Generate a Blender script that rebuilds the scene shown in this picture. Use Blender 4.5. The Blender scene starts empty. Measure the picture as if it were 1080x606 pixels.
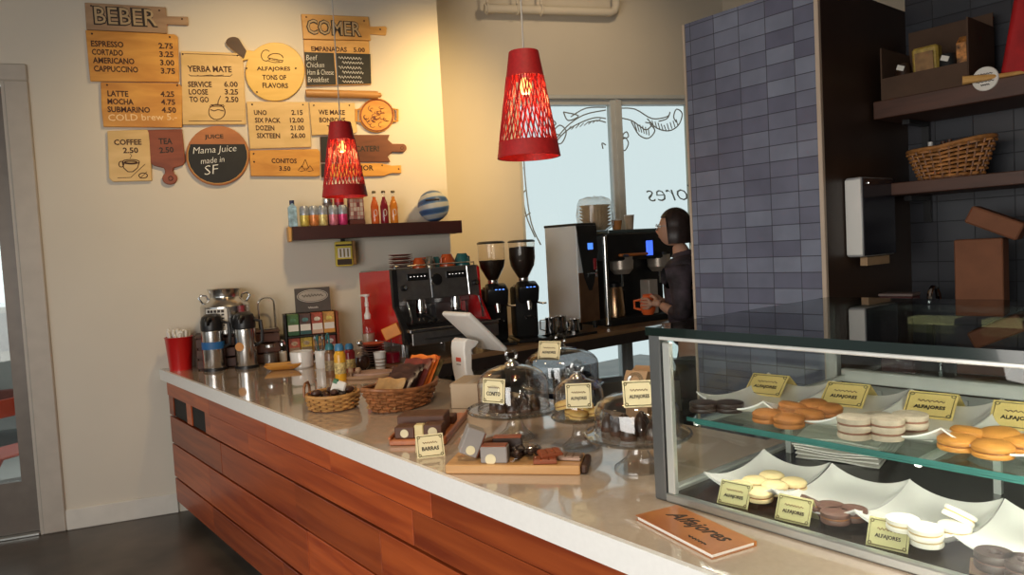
import bpy, bmesh, math, random
from mathutils import Vector, Matrix, Quaternion
random.seed(7)
PI = math.pi
sc = bpy.context.scene
COL = sc.collection
# ------------------------------------------------------------------ camera
FPX, ROLL, PITCH, YAW, CAMH = 770.0, math.radians(3.1), math.radians(3.0), math.radians(38.745), 1.60
def _basis():
    f = Vector((math.sin(YAW)*math.cos(PITCH), math.cos(YAW)*math.cos(PITCH), -math.sin(PITCH)))
    r0 = Vector((math.cos(YAW), -math.sin(YAW), 0)); u0 = r0.cross(f)
    c, s = math.cos(ROLL), math.sin(ROLL)
    return r0*c-u0*s, r0*s+u0*c, f
CR, CU, CF = _basis()
CAM = Vector((0, 0, CAMH))
cd = bpy.data.cameras.new('camera'); cam = bpy.data.objects.new('camera', cd); COL.objects.link(cam)
cd.sensor_width = 36; cd.lens = FPX*36/1080; cd.clip_start = .05; cd.clip_end = 200
M = Matrix((CR, CU, -CF)).transposed().to_4x4(); M.translation = CAM
cam.matrix_world = M; sc.camera = cam
# ------------------------------------------------------------------ view, world, big lights
sc.view_settings.view_transform = 'Standard'; sc.view_settings.look = 'None'
sc.view_settings.gamma = 1; sc.view_settings.use_curve_mapping = False
sc.view_settings.exposure = 0.35
sc.render.film_transparent = False
w = bpy.data.worlds.new('world'); sc.world = w; w.use_nodes = True
bg = w.node_tree.nodes['Background']
bg.inputs[0].default_value = (.90, .97, 1.0, 1); bg.inputs[1].default_value = .70
try:
    sc.cycles.max_bounces = 10; sc.cycles.transparent_max_bounces = 24
    sc.cycles.caustics_reflective = False; sc.cycles.caustics_refractive = False
    sc.cycles.sample_clamp_indirect = 6
except Exception: pass
def lamp(name, kind, loc, energy, color, target=None, **kw):
    d = bpy.data.lights.new(name, kind); d.energy = energy; d.color = color
    for k, v in kw.items(): setattr(d, k, v)
    o = bpy.data.objects.new(name, d); COL.objects.link(o); o.location = loc
    if target is not None: o.rotation_euler = (Vector(target)-Vector(loc)).to_track_quat('-Z', 'Y').to_euler()
    return o
# warm track spot that washes the wall beside the shelf
lamp('wall_spot', 'SPOT', (3.00, 3.25, 3.05), 135, (1, .66, .27), (3.16, 4.8, 2.5), spot_size=math.radians(78), spot_blend=1.0, shadow_soft_size=.12)
lamp('sign_fill', 'SPOT', (1.75, 3.3, 3.6), 95, (1, .70, .34), (1.75, 4.95, 2.35), spot_size=math.radians(72), spot_blend=1.0, shadow_soft_size=.1)  # added unseen lamp, fill for the menu boards
lamp('counter_fill', 'SPOT', (1.2, 1.1, 3.7), 75, (1, .80, .55), (1.45, 1.7, .95), spot_size=math.radians(62), spot_blend=1.0, shadow_soft_size=.12)  # unseen fill added over the near part of the counter
lamp('counter_fill', 'SPOT', (0.2, 3.0, 3.7), 48, (1, .72, .42), (1.25, 3.2, .6), spot_size=math.radians(75), spot_blend=1.0, shadow_soft_size=.12)  # second added fill, for the far counter and its plank front
# daylight through the storefront behind and left of the viewer
lamp('storefront_daylight', 'AREA', (-1.5, 0.7, 1.5), 62, (1, .95, .88), (1.2, 2.4, .65), shape='RECTANGLE', size=2.4, size_y=1.8)
lamp('window_wall_fill', 'SPOT', (3.7, 3.0, 3.9), 46, (1, .74, .45), (4.5, 4.8, 3.0), spot_size=math.radians(85), spot_blend=1.0, shadow_soft_size=.15)  # added fill without a fixture, lifts the upper window wall
# ------------------------------------------------------------------ rays and the wall frame
HC = 0.95
def ray(px, py): return CF*FPX+CR*(px-540)-CU*(py-303)
def atz(px, py, z):
    d = ray(px, py); return CAM+d*((z-CAMH)/d.z)
def atplane(px, py, p0, n):
    d = ray(px, py); return CAM+d*((Vector(p0)-CAM).dot(n)/d.dot(n))
WA = math.radians(18); WT = Vector((math.cos(WA), -math.sin(WA), 0)); WN = Vector((math.sin(WA), math.cos(WA), 0)); WP = Vector((1.17, 5.10, 0))
def wsz(px, py, off=0.0):
    p = atplane(px, py, WP-WN*off, WN); return (p-WP).dot(WT), p.z
def wpt(s, off, z): return WP+WT*s-WN*off+Vector((0, 0, z))
GA = math.radians(24); GT = Vector((math.cos(GA), -math.sin(GA), 0)); GN = Vector((math.sin(GA), math.cos(GA), 0)); GP = Vector((3.54, 5.20, 0))
def gsz(px, py, off=0.0):
    p = atplane(px, py, GP-GN*off, GN); return (p-GP).dot(GT), p.z
def gpt(s, off, z): return GP+GT*s-GN*off+Vector((0, 0, z))
# ------------------------------------------------------------------ materials
MATS = {}
def _new(name):
    m = bpy.data.materials.new(name); m.use_nodes = True
    return m, m.node_tree.nodes, m.node_tree.links, m.node_tree.nodes['Principled BSDF']
def mat(name, c, rough=.5, metal=0, var=.12, scale=12, bump=0, coat=0, spec=.5, emis=None, es=0, trans=0):
    if name in MATS: return MATS[name]
    m, N, L, b = _new(name)
    tc = N.new('ShaderNodeTexCoord'); n = N.new('ShaderNodeTexNoise'); n.inputs['Scale'].default_value = scale; n.inputs['Detail'].default_value = 4
    L.new(tc.outputs['Object'], n.inputs['Vector'])
    r = N.new('ShaderNodeValToRGB'); r.color_ramp.elements[0].position = .3; r.color_ramp.elements[1].position = .7
    r.color_ramp.elements[0].color = tuple(max(0, x*(1-var)) for x in c)+(1,)
    r.color_ramp.elements[1].color = tuple(min(1, x*(1+var)) for x in c)+(1,)
    L.new(n.outputs['Fac'], r.inputs[0]); L.new(r.outputs[0], b.inputs['Base Color'])
    b.inputs['Roughness'].default_value = rough; b.inputs['Metallic'].default_value = metal
    b.inputs['Coat Weight'].default_value = coat; b.inputs['Specular IOR Level'].default_value = spec
    b.inputs['Transmission Weight'].default_value = trans
    if emis: b.inputs['Emission Color'].default_value = emis+(1,); b.inputs['Emission Strength'].default_value = es
    if bump:
        bp = N.new('ShaderNodeBump'); bp.inputs['Strength'].default_value = bump; bp.inputs['Distance'].default_value = .004
        L.new(n.outputs['Fac'], bp.inputs['Height']); L.new(bp.outputs[0], b.inputs['Normal'])
    MATS[name] = m; return m
def wood(name, c1, c2, sc3=(2, 30, 30), rough=.5, coat=0, rnd=0.0, knots=False):
    if name in MATS: return MATS[name]
    m, N, L, b = _new(name)
    tc = N.new('ShaderNodeTexCoord'); mp = N.new('ShaderNodeMapping'); mp.inputs['Scale'].default_value = sc3
    L.new(tc.outputs['Object'], mp.inputs[0])
    n = N.new('ShaderNodeTexNoise'); n.inputs['Scale'].default_value = 1; n.inputs['Detail'].default_value = 6; n.inputs['Distortion'].default_value = .6
    oi = N.new('ShaderNodeObjectInfo'); ad = N.new('ShaderNodeVectorMath'); ad.operation = 'MULTIPLY_ADD'
    cmb = N.new('ShaderNodeCombineXYZ')
    for i in range(3): L.new(oi.outputs['Random'], cmb.inputs[i])
    L.new(cmb.outputs[0], ad.inputs[0]); ad.inputs[1].default_value = (37, 53, 71); L.new(mp.outputs[0], ad.inputs[2])
    L.new(ad.outputs[0], n.inputs['Vector'])
    r = N.new('ShaderNodeValToRGB'); r.color_ramp.elements[0].position = .32; r.color_ramp.elements[1].position = .68
    r.color_ramp.elements[0].color = c1+(1,); r.color_ramp.elements[1].color = c2+(1,)
    L.new(n.outputs['Fac'], r.inputs[0]); out = r.outputs[0]
    if rnd:
        hs = N.new('ShaderNodeHueSaturation'); mr = N.new('ShaderNodeMapRange')
        mr.inputs['To Min'].default_value = 1-rnd; mr.inputs['To Max'].default_value = 1+rnd
        L.new(oi.outputs['Random'], mr.inputs[0]); L.new(mr.outputs[0], hs.inputs['Value']); L.new(out, hs.inputs['Color']); out = hs.outputs[0]
    L.new(out, b.inputs['Base Color']); b.inputs['Roughness'].default_value = rough; b.inputs['Coat Weight'].default_value = coat
    b.inputs['Coat Roughness'].default_value = .25
    bp = N.new('ShaderNodeBump'); bp.inputs['Strength'].default_value = .12; bp.inputs['Distance'].default_value = .003
    L.new(n.outputs['Fac'], bp.inputs['Height']); L.new(bp.outputs[0], b.inputs['Normal'])
    MATS[name] = m; return m
def glass(name, tint=(1, 1, 1), ior=1.5, rough=.0, body=0.0, bodyc=(.8, .9, .9), pwr=5):
    """thin pane: clear with a Fresnel mirror reflection"""
    if name in MATS: return MATS[name]
    m, N, L, b = _new(name); N.remove(b)
    t = N.new('ShaderNodeBsdfTransparent'); t.inputs[0].default_value = tint+(1,)
    g = N.new('ShaderNodeBsdfGlossy'); g.inputs['Roughness'].default_value = rough
    lw_ = N.new('ShaderNodeLayerWeight'); lw_.inputs[0].default_value = .5
    pw = N.new('ShaderNodeMath'); pw.operation = 'POWER'; L.new(lw_.outputs['Facing'], pw.inputs[0]); pw.inputs[1].default_value = pwr
    f0 = ((ior-1)/(ior+1))**2
    f = N.new('ShaderNodeMath'); f.operation = 'MULTIPLY_ADD'; L.new(pw.outputs[0], f.inputs[0]); f.inputs[1].default_value = 1-f0; f.inputs[2].default_value = f0
    mx = N.new('ShaderNodeMixShader'); L.new(f.outputs[0], mx.inputs[0])
    src = t.outputs[0]
    if body:
        df = N.new('ShaderNodeBsdfTranslucent'); df.inputs[0].default_value = bodyc+(1,)
        m2 = N.new('ShaderNodeMixShader'); m2.inputs[0].default_value = body; L.new(src, m2.inputs[1]); L.new(df.outputs[0], m2.inputs[2]); src = m2.outputs[0]
    L.new(src, mx.inputs[1]); L.new(g.outputs[0], mx.inputs[2])
    L.new(mx.outputs[0], N['Material Output'].inputs[0]); MATS[name] = m; return m
def tile_mat(name, axes, w_, h_, cols, mortar, rough=.25, off=(0, 0)):
    if name in MATS: return MATS[name]
    m, N, L, b = _new(name)
    tc = N.new('ShaderNodeTexCoord'); sp = N.new('ShaderNodeSeparateXYZ'); L.new(tc.outputs['Object'], sp.inputs[0])
    def mth(op, a, bb):
        n = N.new('ShaderNodeMath'); n.operation = op
        for i, v in enumerate((a, bb)):
            if v is None: continue
            if isinstance(v, (int, float)): n.inputs[i].default_value = v
            else: L.new(v, n.inputs[i])
        return n.outputs[0]
    u = mth('DIVIDE', mth('ADD', sp.outputs[axes[0]], off[0]), w_); v = mth('DIVIDE', mth('ADD', sp.outputs[axes[1]], off[1]), h_)
    fu, fv = mth('FRACT', u, None), mth('FRACT', v, None)
    du = mth('MULTIPLY', mth('MINIMUM', fu, mth('SUBTRACT', 1, fu)), w_); dv = mth('MULTIPLY', mth('MINIMUM', fv, mth('SUBTRACT', 1, fv)), h_)
    d = mth('MINIMUM', du, dv)
    cmb = N.new('ShaderNodeCombineXYZ'); L.new(mth('FLOOR', u, None), cmb.inputs[0]); L.new(mth('FLOOR', v, None), cmb.inputs[1])
    wn = N.new('ShaderNodeTexWhiteNoise'); L.new(cmb.outputs[0], wn.inputs['Vector'])
    r = N.new('ShaderNodeValToRGB'); els = r.color_ramp.elements
    for i, c in enumerate(cols):
        p = i/(len(cols)-1)
        e = els[0] if i == 0 else (els[1] if i == len(cols)-1 else els.new(p)); e.position = p; e.color = c+(1,)
    L.new(wn.outputs['Value'], r.inputs[0])
    ns = N.new('ShaderNodeTexNoise'); ns.inputs['Scale'].default_value = 9; L.new(tc.outputs['Object'], ns.inputs['Vector'])
    mr = N.new('ShaderNodeMapRange'); mr.inputs['To Min'].default_value = .75; mr.inputs['To Max'].default_value = 1.25; L.new(ns.outputs['Fac'], mr.inputs[0])
    hs = N.new('ShaderNodeHueSaturation'); L.new(mr.outputs[0], hs.inputs['Value']); L.new(r.outputs[0], hs.inputs['Color'])
    edge = N.new('ShaderNodeMapRange'); edge.inputs['From Min'].default_value = .0010; edge.inputs['From Max'].default_value = .0020; L.new(d, edge.inputs[0])
    mx = N.new('ShaderNodeMix'); mx.data_type = 'RGBA'; L.new(edge.outputs[0], mx.inputs[0]); mx.inputs[6].default_value = mortar+(1,); L.new(hs.outputs[0], mx.inputs[7])
    L.new(mx.outputs[2], b.inputs['Base Color']); b.inputs['Roughness'].default_value = rough
    bp = N.new('ShaderNodeBump'); bp.inputs['Strength'].default_value = .5; bp.inputs['Distance'].default_value = .003
    L.new(edge.outputs[0], bp.inputs['Height']); L.new(bp.outputs[0], b.inputs['Normal'])
    MATS[name] = m; return m
# ------------------------------------------------------------------ mesh builder
class MB:
    def __init__(s): s.v = []; s.f = []
    def add(s, vs, fs, T=None):
        k = len(s.v)
        s.v += [tuple(T @ Vector(v)) if T is not None else tuple(v) for v in vs]
        s.f += [tuple(i+k for i in f) for f in fs]; return s
    def box(s, c, d, bev=0.0, T=None, rot=None, seg=1):
        bm = bmesh.new(); bmesh.ops.create_cube(bm, size=1)
        for v in bm.verts: v.co = Vector((v.co.x*d[0], v.co.y*d[1], v.co.z*d[2]))
        if bev > 0: bmesh.ops.bevel(bm, geom=bm.edges[:], offset=min(bev, min(d)*.49), segments=seg, affect='EDGES', profile=.5)
        R = rot.to_matrix().to_4x4() if rot is not None else Matrix()
        X = Matrix.Translation(c) @ R
        if T is not None: X = T @ X
        bm.verts.index_update()
        s.add([X @ v.co for v in bm.verts], [[v.index for v in f.verts] for f in bm.faces]); bm.free(); return s
    def lathe(s, prof, n=32, c=(0, 0, 0), T=None, sx=1, sy=1):
        vs, fs = [], []; idx = []
        for r, z in prof:
            if r < 1e-6: idx.append([len(vs)]*n); vs.append((c[0], c[1], c[2]+z))
            else:
                idx.append(list(range(len(vs), len(vs)+n)))
                for i in range(n):
                    a = 2*PI*i/n; vs.append((c[0]+r*math.cos(a)*sx, c[1]+r*math.sin(a)*sy, c[2]+z))
        for k in range(len(prof)-1):
            for i in range(n):
                j = (i+1) % n; q = [idx[k][i], idx[k][j], idx[k+1][j], idx[k+1][i]]
                q2 = []
                for t in q:
                    if t not in q2: q2.append(t)
                if len(q2) > 2: fs.append(q2)
        return s.add(vs, fs, T)
    def cyl(s, c, r, h, n=24, r2=None, T=None):
        r2 = r if r2 is None else r2
        return s.lathe([(0, 0), (r, 0), (r2, h), (0, h)], n, c, T)
    def tube(s, pts, r, n=8, closed=False, T=None, rs=None):
        P = [Vector(p) for p in pts]; m = len(P); vs = []; fs = []
        t0 = (P[1]-P[0]).normalized(); up = Vector((0, 0, 1)) if abs(t0.z) < .9 else Vector((1, 0, 0))
        nrm = (up-t0*up.dot(t0)).normalized()
        for i in range(m):
            if closed: t = (P[(i+1) % m]-P[i-1])
            else: t = P[min(i+1, m-1)]-P[max(i-1, 0)]
            t = t.normalized() if t.length > 1e-9 else t0
            nrm = nrm-t*nrm.dot(t)
            nrm = nrm.normalized() if nrm.length > 1e-6 else t.orthogonal().normalized()
            bn = t.cross(nrm); rr = rs[i] if rs else r
            for k in range(n):
                a = 2*PI*k/n; vs.append(P[i]+(nrm*math.cos(a)+bn*math.sin(a))*rr)
        for i in range(m if closed else m-1):
            j = (i+1) % m
            for k in range(n): fs.append((i*n+k, i*n+(k+1) % n, j*n+(k+1) % n, j*n+k))
        if not closed: fs.append(tuple(range(n))[::-1]); fs.append(tuple((m-1)*n+k for k in range(n)))
        return s.add(vs, fs, T)
    def prism(s, poly, y0, y1, T=None):
        """polygon in local x,z pushed from y0 to y1"""
        n = len(poly)
        vs = [(x, y0, z) for x, z in poly]+[(x, y1, z) for x, z in poly]
        fs = [tuple(range(n)), tuple(range(2*n-1, n-1, -1))]+[(i, i+n, (i+1) % n+n, (i+1) % n) for i in range(n)]
        return s.add(vs, fs, T)
    def ball(s, c, r, n=20, sx=1, sy=1, sz=1, T=None):
        m = n//2
        return s.lathe([(r*math.sin(PI*k/m) if 0 < k < m else 0, -r*sz*math.cos(PI*k/m)) for k in range(m+1)], n, c, T, sx, sy)
    def grid(s, fn, nu, nv, thick=0.0, T=None):
        """surface fn(u,v) with u,v in -1..1, closed with a second layer thick below"""
        vs = []; fs = []
        W_ = nu+1
        for lay in (0, 1):
            for j in range(nv+1):
                for i in range(nu+1):
                    p = Vector(fn(-1+2*i/nu, -1+2*j/nv)); vs.append(p-Vector((0, 0, thick*lay)))
        K = W_*(nv+1)
        for j in range(nv):
            for i in range(nu):
                a = j*W_+i; q = (a, a+1, a+W_+1, a+W_); fs.append(q); fs.append(tuple(x+K for x in q[::-1]))
        for i in range(nu):
            a = i; fs.append((a, a+K, a+1+K, a+1)); a = nv*W_+i; fs.append((a+1, a+1+K, a+K, a))
        for j in range(nv):
            a = j*W_; fs.append((a+W_, a+W_+K, a+K, a)); a = j*W_+nu; fs.append((a, a+K, a+W_+K, a+W_))
        return s.add(vs, fs, T)
    def build(s, name, m, parent=None, loc=None, rotz=0, sharp=35):
        me = bpy.data.meshes.new(name); me.from_pydata([tuple(v) for v in s.v], [], s.f)
        bm = bmesh.new(); bm.from_mesh(me); bmesh.ops.recalc_face_normals(bm, faces=bm.faces[:]); bm.to_mesh(me); bm.free()
        for p in me.polygons: p.use_smooth = True
        me.set_sharp_from_angle(angle=math.radians(sharp))
        if m: me.materials.append(m)
        o = bpy.data.objects.new(name, me); COL.objects.link(o)
        if parent is not None: o.parent = parent
        if loc is not None: o.location = loc
        if rotz: o.rotation_euler = (0, 0, rotz)
        return o
def tag(o, label, cat, group=None):
    o['label'] = label; o['category'] = cat
    if group: o['group'] = group
    return o
def thing(name, label, cat, loc, rotz=0, group=None, rot=None):
    o = bpy.data.objects.new(name, None); COL.objects.link(o); o.location = loc
    o.rotation_euler = rot if rot is not None else (0, 0, rotz); o.empty_display_size = .05
    return tag(o, label, cat, group)
def struct(name, mb, m, **kw):
    o = mb.build(name, m, **kw)
    if o.parent is None: o['kind'] = 'structure'
    return o
def copy_tree(o, loc, rotz=None, label=None):
    r = o.copy(); COL.objects.link(r); r.location = loc
    if rotz is not None: r.rotation_euler = (0, 0, rotz)
    if label: r['label'] = label
    for ch in o.children:
        c = ch.copy(); COL.objects.link(c); c.parent = r
        for g in ch.children:
            d = g.copy(); COL.objects.link(d); d.parent = c
    return r
def text_mb(mb, body, w_, h_, T, depth=.002, offset=0.0, italic=0):
    """letters in local x,z facing -y, lower left corner at T's origin"""
    cu = bpy.data.curves.new('lettering', 'FONT'); cu.body = body; cu.size = 1; cu.extrude = .5; cu.offset = offset; cu.resolution_u = 2; cu.shear = italic
    ob = bpy.data.objects.new('lettering', cu); COL.objects.link(ob)
    dg = bpy.context.evaluated_depsgraph_get(); me = bpy.data.meshes.new_from_object(ob.evaluated_get(dg))
    COL.objects.unlink(ob); bpy.data.objects.remove(ob); bpy.data.curves.remove(cu)
    xs = [v.co.x for v in me.vertices]; ys = [v.co.y for v in me.vertices]
    x0, x1, y0, y1 = min(xs), max(xs), min(ys), max(ys)
    vs = [((v.co.x-x0)/(x1-x0)*w_, -(v.co.z+.5)*depth, (v.co.y-y0)/(y1-y0)*h_) for v in me.vertices]
    mb.add(vs, [tuple(p.vertices) for p in me.polygons], T); bpy.data.meshes.remove(me)
def squiggle(mb, x0, z0, w_, h_, y, r, n=8, T=None):
    k = n*4
    mb.tube([(x0+w_*i/k, y, z0+h_*math.sin(i*PI/2+random.uniform(-.4, .4))*random.uniform(.5, 1)) for i in range(k+1)], r, 4, T=T)
# ------------------------------------------------------------------ palette
wall_m = mat('cream_plaster', (.70, .645, .55), .75, var=.03, scale=1.5, bump=.05)
white_trim = mat('white_paint', (.72, .69, .63), .5, var=.04)
steel = mat('brushed_steel', (.62, .61, .59), .22, 1, var=.05, scale=40)
chrome = mat('chrome', (.8, .8, .8), .08, 1, var=.02)
alu = mat('satin_aluminium', (.55, .57, .55), .35, .9, var=.05)
black = mat('black_plastic', (.012, .012, .013), .35, var=.2)
matte_black = mat('matte_black', (.008, .008, .008), .7, var=.2)
white_cer = mat('white_ceramic', (.82, .80, .76), .15, var=.02, coat=.4)
white_pl = mat('white_plastic', (.80, .78, .74), .3, var=.02)
paper = mat('white_paper', (.80, .77, .70), .7, var=.04)
cardp = mat('cream_card', (.80, .70, .42), .6, var=.05)
ink = mat('dark_ink', (.03, .018, .012), .6, var=.1)
burn = mat('burnt_lettering', (.060, .018, .008), .7, var=.1)
chalk = mat('white_chalk', (.85, .85, .82), .8, var=.05)
board_blk = mat('chalkboard_black', (.012, .012, .012), .6, var=.2)
choc = mat('dark_chocolate', (.035, .016, .009), .35, var=.2)
clear = glass('clear_glass')
pane = glass('pane_glass', (.93, .98, .97))
kraft = mat('kraft_paper', (.42, .27, .15), .75, var=.08)
redp = mat('red_enamel', (.55, .012, .012), .3, var=.05, coat=.3)
orange = mat('orange_glaze', (.75, .13, .03), .3, var=.08)
teal = mat('teal_glaze', (.03, .16, .16), .25, var=.1)
# ================================================================== SETTING
def bx(x0, x1, y0, y1, z0, z1): return ((x0+x1)/2, (y0+y1)/2, (z0+z1)/2), (x1-x0, y1-y0, z1-z0)
concrete = mat('dark_concrete', (.085, .066, .050), .34, var=.45, scale=3.0, bump=.1)
fl = MB(); fl.box(*bx(-3.3, 7.9, -3.1, 7.0, -.12, 0)); struct('floor', fl, concrete)
ce = MB(); ce.box(*bx(-3.3, 7.9, -3.1, 7.0, 4.05, 4.15)); struct('ceiling', ce, mat('ceiling_paint', (.42, .38, .33), .85, var=.03))
wb = MB(); wb.box(*bx(-.69, 1.97, 0, .15, 0, 4.05)); wb.box(*bx(-1.78, -.69, 0, .15, 2.78, 4.05)); wb.box(*bx(-3.9, -1.78, 0, .15, 0, 4.05))
struct('wall_back', wb, wall_m, loc=WP, rotz=-WA)
wc = MB(); wc.box(*bx(1.82, 1.97, .151, .80, 0, 4.05)); struct('wall_corner', wc, wall_m, loc=WP, rotz=-WA)
wl = MB(); wl.box(*bx(-3.25, -3.1, -3, 6.8, 0, .5)); wl.box(*bx(-3.25, -3.1, -3, 6.8, 3.0, 4.05)); wl.box(*bx(-3.25, -3.1, 4.6, 6.8, .5, 3.0)); wl.box(*bx(-3.25, -3.1, -3, -1.6, .5, 3.0)); wl.box(*bx(-3.25, -3.1, 1.35, 1.65, .5, 3.0))
struct('wall_left', wl, wall_m)
wf = MB(); wf.box(*bx(-3.25, 6, -3.1, -2.95, 0, 4.05)); struct('wall_front', wf, wall_m)
gw = MB(); WX0, WX1, WZ0, WZ1 = .64, 3.35, .33, 2.90
gw.box(*bx(-.45, WX0, 0, .15, 0, 4.05)); gw.box(*bx(WX0, WX1, 0, .15, WZ1, 4.05)); gw.box(*bx(WX0, WX1, 0, .15, 0, WZ0)); gw.box(*bx(WX1, 4.6, 0, .15, 0, 4.05))
struct('wall_rear', gw, wall_m, loc=GP, rotz=-GA)
wr = MB(); wr.box(*bx(6.0, 6.15, -3, 4.6, 0, 4.05)); struct('wall_right', wr, wall_m)
# baseboard and door casing
bb = MB(); bb.box(*bx(-.62, .02, -.018, 0, 0, .13), bev=.005); struct('baseboard_back', bb, white_trim, loc=WP, rotz=-WA)
tr = MB(); tr.box(*bx(-.745, -.62, -.022, .0, 0, 2.77), bev=.006); tr.box(*bx(-1.88, -.62, -.022, .0, 2.77, 2.87), bev=.006); tr.box(*bx(-1.88, -1.76, -.022, .0, 0, 2.77), bev=.006)
tr.box(*bx(-.762, -.745, -.01, .15, 0, 2.77)); tr.box(*bx(-1.76, -1.745, -.01, .15, 0, 2.77))
struct('trim_1', tr, mat('casing_paint', (.50, .45, .39), .5, var=.05), loc=WP, rotz=-WA)
# glazed door
dm = mat('door_bronze', (.16, .135, .115), .45, .3, var=.08)
d = MB(); d.box(*bx(-.845, -.768, .02, .07, .02, 2.74)); d.box(*bx(-1.738, -1.66, .02, .07, .02, 2.74)); d.box(*bx(-1.66, -.845, .02, .07, .02, .34)); d.box(*bx(-1.66, -.845, .02, .07, 2.62, 2.74))
door = struct('door_1', d, dm, loc=WP, rotz=-WA)
g = MB(); g.box(*bx(-1.66, -.845, .04, .05, .34, 2.62)); g.build('glass_pane', pane, door)
h = MB(); h.tube([(-1.60, .02, .95), (-1.60, -.05, .97), (-1.60, -.05, 1.33), (-1.60, .02, 1.35)], .012); h.build('door_handle', steel, door)
t = MB(); t.box(*bx(-1.74, -.765, -.02, .14, 0, .018), bev=.004); struct('trim_2', t, alu, loc=WP, rotz=-WA)
# window: frame, mullion, panes, frost drawings
wfm = mat('window_aluminium', (.62, .64, .63), .4, .0, var=.04)
W = MB(); W.box(*bx(WX0, WX1, .02, .10, WZ1-.045, WZ1)); W.box(*bx(WX0, WX1, .02, .10, WZ0, WZ0+.05)); W.box(*bx(WX0, WX0+.03, .02, .10, WZ0, WZ1)); W.box(*bx(WX1-.03, WX1, .02, .10, WZ0, WZ1))
W.box(*bx(WX0-.03, WX1+.03, -.02, .03, WZ1, WZ1+.035), bev=.004)
win = struct('window_1', W, wfm, loc=GP, rotz=-GA)
MU = 1.575
m_ = MB(); m_.box(*bx(MU-.055, MU+.055, .0, .10, WZ0, WZ1), bev=.006); m_.box(*bx(MU-.012, MU+.012, -.012, .0, WZ0, WZ1)); m_.build('mullion', wfm, win)
mr_ = MB(); mr_.box(*bx(2.55, 2.64, .0, .10, WZ0, WZ1), bev=.006); mr_.build('mullion', wfm, win)
for a, b_ in ((WX0+.03, MU-.055), (MU+.055, 2.55), (2.64, WX1-.03)):
    g = MB(); g.box(*bx(a, b_, .05, .056, WZ0+.05, WZ1-.045)); g.build('glass_pane', pane, win)
et = MB(); grey = mat('grey_window_paint', (.33, .36, .37), .8, var=.05)
def gl(pts, r=.006, close=False):
    P = [gsz(*p) for p in pts]
    # smooth by Catmull-Rom
    out = []
    for i in range(len(P)-1):
        p0, p1, p2, p3 = P[max(i-1, 0)], P[i], P[i+1], P[min(i+2, len(P)-1)]
        for k in range(4):
            t_ = k/4
            out.append(tuple(.5*((2*p1[j])+(-p0[j]+p2[j])*t_+(2*p0[j]-5*p1[j]+4*p2[j]-p3[j])*t_*t_+(-p0[j]+3*p1[j]-3*p2[j]+p3[j])*t_**3) for j in (0, 1)))
    out.append(P[-1]); et.tube([(s_, .046, z_) for s_, z_ in out], r, 5)
gl([(583, 155), (598, 138), (615, 128), (630, 123), (641, 124)]); gl([(585, 150), (600, 132), (618, 120), (641, 115)]); gl([(604, 122), (620, 113), (641, 112)])
gl([(596, 117), (612, 121), (601, 126), (596, 117)]); gl([(583, 140), (592, 131), (599, 138), (594, 150), (586, 149), (588, 141), (593, 142)]); gl([(583, 124), (588, 129), (584, 133)])
gl([(655, 113), (672, 114), (690, 124), (706, 122), (709, 117), (706, 124), (697, 127)]); gl([(655, 123), (668, 126), (677, 132), (684, 136), (690, 130), (683, 128)])
gl([(668, 127), (676, 141), (686, 145), (693, 137), (688, 130)]); gl([(685, 124), (695, 134), (708, 137), (718, 131), (722, 119), (716, 114), (713, 122), (716, 128)])
for k in range(9): gl([(690+k*3.2, 126+min(k, 4)*1.2-max(0, k-4)*1.5), (692+k*3.2, 134+min(k, 4)*.6-max(0, k-5)*1.6)], .005)
for k in range(6): gl([(671+k*3, 128+k*1.2), (674+k*2.6, 137+k*1)], .005)
for k in range(8): gl([(600+k*4.5, 137-k*1.4), (604+k*4.5, 132-k*1.1)], .004)
gl([(566, 150), (574, 158), (583, 160), (590, 154)]); gl([(570, 120), (577, 128), (574, 136), (580, 142)]); gl([(622, 128), (632, 126), (641, 128)]); gl([(657, 150), (661, 144), (665, 150), (661, 158), (656, 154), (657, 150)]); gl([(659, 141), (663, 138), (665, 143), (660, 145), (659, 141)]); gl([(641, 152), (637, 150), (638, 156)])
gl([(549, 150), (551, 190), (556, 225), (566, 250)]); gl([(553, 150), (556, 195), (562, 235), (572, 258)]); gl([(549, 180), (553, 176)]); gl([(551, 205), (556, 200)]); gl([(555, 228), (561, 224)])
sA = gsz(685, 214); sB = gsz(722, 214); zt = gsz(704, 199)[1]
T_ = Matrix.Translation((sA[0]+.80, .058, sA[1]-.035)) @ Matrix.Diagonal((-1, 1, 1, 1))
text_mb(et, 'alfajores', .80, .21, T_, .004, -.012, .35)
et.build('painted_scroll', grey, win)
# tiled pier with brown side
CX, CY0, CY1, CZ = 2.80, 1.487, 2.125, 2.585
slate = [(.125, .13, .19), (.19, .21, .28), (.15, .12, .16), (.26, .295, .36), (.165, .175, .25), (.12, .085, .11), (.21, .235, .31)]
slate_shaded = [(.022, .022, .030), (.030, .033, .042), (.026, .024, .030), (.034, .038, .048)]
tm = tile_mat('slate_tile', (1, 2), .1262, .0664, slate, (.05, .05, .07), .3, off=(.052, .02))
c_ = MB(); c_.box(*bx(CX, CX+.82, CY0+.012, CY1, 0, CZ)); pier = struct('wall_side', c_, tm)
brown = mat('espresso_laminate', (.040, .022, .014), .45, var=.2, scale=4)
p = MB(); p.box(*bx(CX+.012, CX+.82, CY0-.004, CY0+.012, 0, CZ)); p.build('side_panel', brown, pier)
t = MB(); t.box(*bx(CX-.006, CX+.014, CY0-.006, CY0+.012, 0, CZ), bev=.002); t.box(*bx(CX-.006, CX+.004, CY1-.004, CY1+.008, 0, CZ), bev=.002); struct('trim_3', t, mat('beige_edge_trim', (.55, .44, .34), .4, var=.04))
AX = 3.58
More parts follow.
